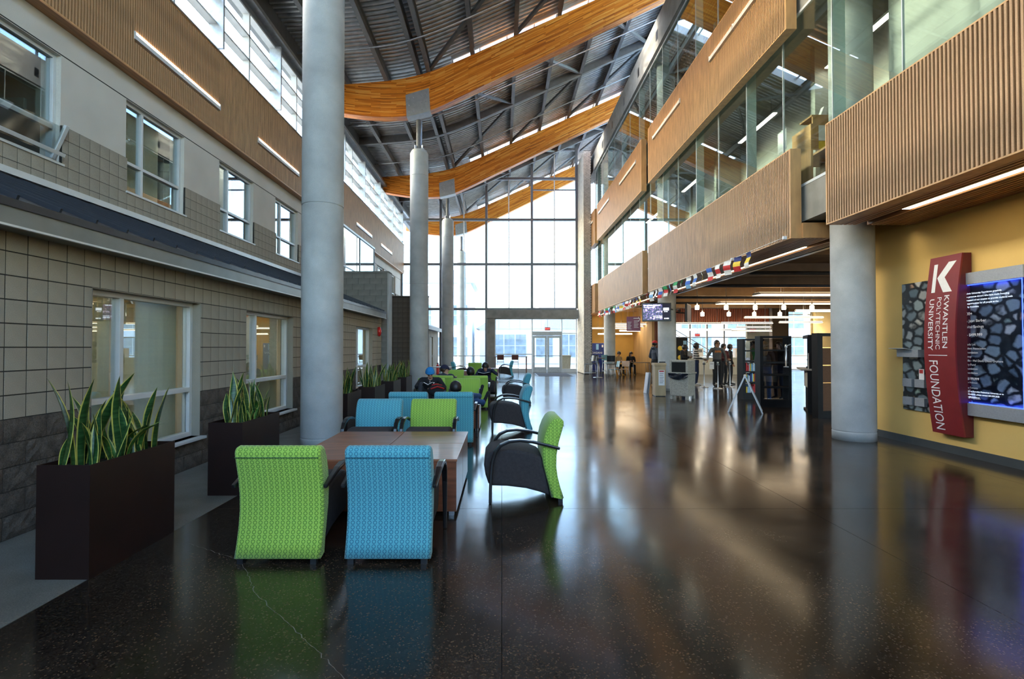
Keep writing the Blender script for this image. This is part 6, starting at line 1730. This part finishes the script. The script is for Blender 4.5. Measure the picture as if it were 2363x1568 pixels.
bk_m = mat('book_cover', (.02, .02, .022), .5)
for s in (-1, 1):
    M = Matrix.Rotation(s * R(-28), 3, 'Y') @ Matrix.Rotation(R(-38), 3, 'X')
    MB().obox((s * .066, 0, .03), (.14, .2, .006), M).build('cover', bk_m, bkz); MB().obox((s * .066, .004, .04), (.132, .19, .012), M).build('pages', white_ink, bkz)
MB().lathe([(.0, 0), (.02, .0), (.02, .004)], n=3).build('emblem', white_ink, p).matrix_local = Matrix.Translation((.09, -.085, zb + .25)) @ Matrix.Rotation(PI/2, 4, 'X')
MB().tube([(0, -.08, zb + .3), (0, -.09, zb + .18)], .004, 6).build('zip', white_ink, p)
bp2 = thing('backpack', 'black backpack with red straps on the lap of the beanie reader', 'bag', (-1.45, 11.3, .54), R(20))
MB().ball((0, 0, .1), .17, 1.1, .7, .75, 16, 10).build('sack', CLO['black'], bp2); MB().tube([(-.14, -.1, .15), (0, -.13, .2), (.16, -.08, .15)], .018, 8).build('strap', CLO['red'], bp2); MB().tube([(-.1, -.02, .23), (0, -.02, .25), (.14, .02, .22)], .014, 8).build('strap', CLO['red'], bp2)
# slouching person in the blue chair, feet raised on the table edge
person('slouching person seen from behind with feet raised over the chair side', (-.79, 8.8, 0), R(180), 'black', 'jeans', 'black', 'tan', 'black', 'short', seat(.6, -.2, .17, waist=(0, -.1, .64), head=(0, .06, .885), neck=(0, .06, .79), chest=(0, .0, .72), look=(.3, -1, -.1), lsh=(-.19, .02, .77), rsh=(.19, .02, .77), lel=(-.3, -.05, .62), rel=(.3, -.05, .6), lkn=(-.2, -.57, .72), rkn=(-.1, -.56, .66), lan=(-.36, -1.05, .66), ran=(-.44, -.98, .55), ltoe=(-.42, -1.06, .86), rtoe=(-.53, -1.0, .74), lwr=(-.2, -.3, .66), rwr=(.18, -.3, .64)), .011, group='people sitting in the lounge chairs')
# navy cap, turned right
person('seated person in a navy baseball cap turned to the right', (-1.5, 13.72, 0), R(166), 'slate', 'darkjeans', 'black', 'fair', 'brown', 'cap', seat(.6, -.16, .12, waist=(0, -.06, .66), chest=(0, .02, .76), neck=(0, .06, .87), head=(0, .06, .985), lsh=(-.18, .03, .83), rsh=(.18, .03, .83), lel=(-.26, -.1, .66), rel=(.26, -.1, .66), look=(-.95, -.3, -.05)), .013, extra=navy_cap, group='people sitting in the lounge chairs')
person('dark haired person seen from behind in the green chair by the walkway', (-.72, 13.64, 0), R(180), 'charcoal', 'darkjeans', 'black', 'tan', 'black', 'bushy', seat(.6, -.18, .15, waist=(0, -.08, .65), chest=(.02, .0, .74), neck=(.06, .05, .83), head=(.1, .05, .925), lsh=(-.16, .02, .78), rsh=(.2, .02, .8), lel=(-.26, -.1, .64), rel=(.28, -.1, .64), look=(0, -1, -.3)), .014, group='people sitting in the lounge chairs')
zc2 = .55
person('dark haired reader in a black jacket leaning the head on one hand', (-.5, 16.52, 0), R(-4), 'navy', 'black', 'black', 'fair', 'black', 'bushy', seat(zc2, -.08, -.06, head=(.0, -.28, zc2 + .42), neck=(0, -.18, zc2 + .34), chest=(0, -.14, zc2 + .23), look=(-.1, -.75, -.6), lsh=(-.2, -.12, zc2 + .31), rsh=(.2, -.12, zc2 + .31), rel=(.36, -.28, zc2 + .2), rwr=(.2, -.3, zc2 + .35), rhand=(.1, -.28, zc2 + .44), lel=(-.3, -.24, zc2 + .16), lwr=(-.06, -.42, zc2 + .14)), .013, group='people sitting in the lounge chairs')
bk2 = thing('open_book', 'open book with white pages on the lap of the leaning reader', 'book', (-.55, 15.98, .74), R(-4))
for s in (-1, 1):
    M = Matrix.Rotation(s * R(-12), 3, 'Y') @ Matrix.Rotation(R(-20), 3, 'X'); MB().obox((s * .1, 0, .02), (.2, .27, .006), M).build('cover', CLO['navy'], bk2); MB().obox((s * .1, 0, .028), (.19, .26, .01), M).build('pages', white_ink, bk2)

# standing people of the queue
G = 'people standing in the cafeteria'
person('man in a red baseball cap and dark hooded jacket half behind the middle column', (6.42, 21.5, 0), R(110), 'slate', 'black', 'black', 'dark', 'black', 'cap', dict(lel=(-.27, .04, 1.13), lwr=(-.2, -.14, 1.02), rel=(.27, .04, 1.13), rwr=(.2, -.16, 1.02), look=(.1, -1, -.05)), .014, hood=True, extra=red_cap, scale=1.06, group=G)
hood_man, _, _ = person('big man in a grey hoodie with orange print leaning on a queue post', (8.78, 20.9, 0), R(-8), 'grey', 'black', 'black', 'tan', 'black', 'glasses', dict(lel=(-.34, -.02, 1.16), lwr=(-.4, -.2, 1.0), look=(.3, -1, -.05), rel=(.31, .02, 1.14), rwr=(.3, -.08, .92)), .013, hood=True, scale=1.07, group=G)
pr = thing('paper_sheet', 'white sheet hanging from the hand of the man in the grey hoodie', 'paper', (8.45, 20.62, .72), R(12)); bx('sheet', (-.1, .1, -.003, .003, 0, .3), white_ink, pr); bx('print_line', (-.07, .07, -.005, -.003, .2, .22), steel_dk, pr)
og_ink = mat('orange_print', (.55, .17, .03), .7); mb = MB()
for k_, w_ in enumerate((.03, .036, .03, .034, .03)):
    x_ = -.1 + .045 * k_; mb.box(x_, x_ + w_, -.134 + 1.2 * x_ * x_, -.1, 1.3 - .03 * abs(x_) * 10 * .3, 1.37 - .02 * abs(x_))
mb.build('chest_print', og_ink, hood_man)
person('man in a striped jumper and cap-like dark hair, in profile to the right', (8.2, 21.6, 0), R(62), 'striped', 'darkjeans', 'white', 'dark', 'black', 'bushy', dict(lel=(-.24, -.08, 1.16), lwr=(-.16, -.3, 1.1), rel=(.25, -.06, 1.16), rwr=(.16, -.3, 1.08)), .014, group=G)
person('person in a black vest looking down at a phone behind the bin', (7.75, 21.9, 0), R(48), 'black', 'darkjeans', 'black', 'tan', 'black', 'bushy', dict(look=(.0, -.8, -.6), head=(0, -.07, 1.6), lel=(-.24, -.06, 1.16), lwr=(-.06, -.28, 1.2), rel=(.24, -.06, 1.16), rwr=(.06, -.28, 1.2)), .014, scale=.98, group=G)
person('woman in a maroon top standing right of the grey hoodie', (9.35, 21.6, 0), R(25), 'maroon', 'black', 'black', 'tan', 'black', 'short', dict(lel=(-.24, -.04, 1.16), lwr=(-.05, -.24, 1.12), rel=(.24, -.04, 1.16), rwr=(.02, -.25, 1.1), look=(.5, -1, -.1)), .014, scale=.99, group=G)
person('tall person in dark clothes behind the woman in the maroon top', (9.5, 22.6, 0), R(40), 'black', 'black', 'black', 'dark', 'black', 'bushy', None, .016, scale=1.04, group=G)
person('woman in a long black coat with a shoulder bag, turned to the right', (9.75, 21.9, 0), R(80), 'black', 'black', 'black', 'tan', 'black', 'bun', dict(rel=(.28, .0, 1.16), rwr=(.22, -.12, .98)), .014, scale=.98, group=G)
sb = thing('shoulder_bag', 'black shoulder bag of the woman in the long coat', 'bag', (10.1, 21.75, .78), R(80)); MB().ball((0, 0, .15), .2, 1.0, .45, .85, 14, 8).build('sack', CLO['black'], sb); MB().tube([(-.12, 0, .28), (-.1, .05, .5), (0, .08, .62), (.1, .05, .5), (.12, 0, .28)], .012, 6).build('strap', CLO['black'], sb)
person('blonde woman in a dark jacket and blue jeans standing between the black shelves', (7.62, 14.85, 0), R(150), 'charcoal', 'jeans', 'white', 'fair', 'blonde', 'long', dict(lel=(-.24, -.06, 1.15), lwr=(-.1, -.26, 1.1), rel=(.24, -.06, 1.15), rwr=(.1, -.26, 1.1)), .012, group=G)
person('person in a tan patterned jacket at the left edge of the bookshelf', (8.5, 17.6, 0), R(60), 'tan', 'black', 'black', 'tan', 'black', 'bushy', dict(lel=(-.22, -.06, 1.16), lwr=(-.06, -.24, 1.1)), .015, group=G)
person('person in a green shirt seen above the glazed bookshelf', (9.3, 18.9, 0), R(10), 'green', 'black', 'black', 'tan', 'black', 'cap', None, .016, extra=black_m, scale=1.04, group=G)
person('red haired person in a dark coat seen through the second black shelf', (8.6, 15.9, 0), R(-60), 'black', 'darkjeans', 'black', 'fair', 'brown', 'long', None, .015, group=G)
# two students at the far cafe table
S2 = dict(lel=(-.25, -.08, .78), rel=(.25, -.08, .78), lwr=(-.1, -.3, .8), rwr=(.1, -.3, .8))
person('student in a tan jacket leaning over the far cafe table', (6.75, 30.0, 0), R(20), 'tan', 'black', 'black', 'fair', 'black', 'bushy', seat(.55, .0, -.12, head=(0, -.2, 1.22), neck=(0, -.14, 1.08), look=(-.3, -.8, -.5), **S2), .016, group='students at the far cafe table')
person('student in black with long dark hair reading at the far cafe table', (7.55, 30.05, 0), R(0), 'black', 'black', 'black', 'fair', 'black', 'long', seat(.55, .0, -.06, head=(0, -.12, 1.2), neck=(0, -.06, 1.06), look=(0, -.8, -.5), **S2), .016, group='students at the far cafe table')
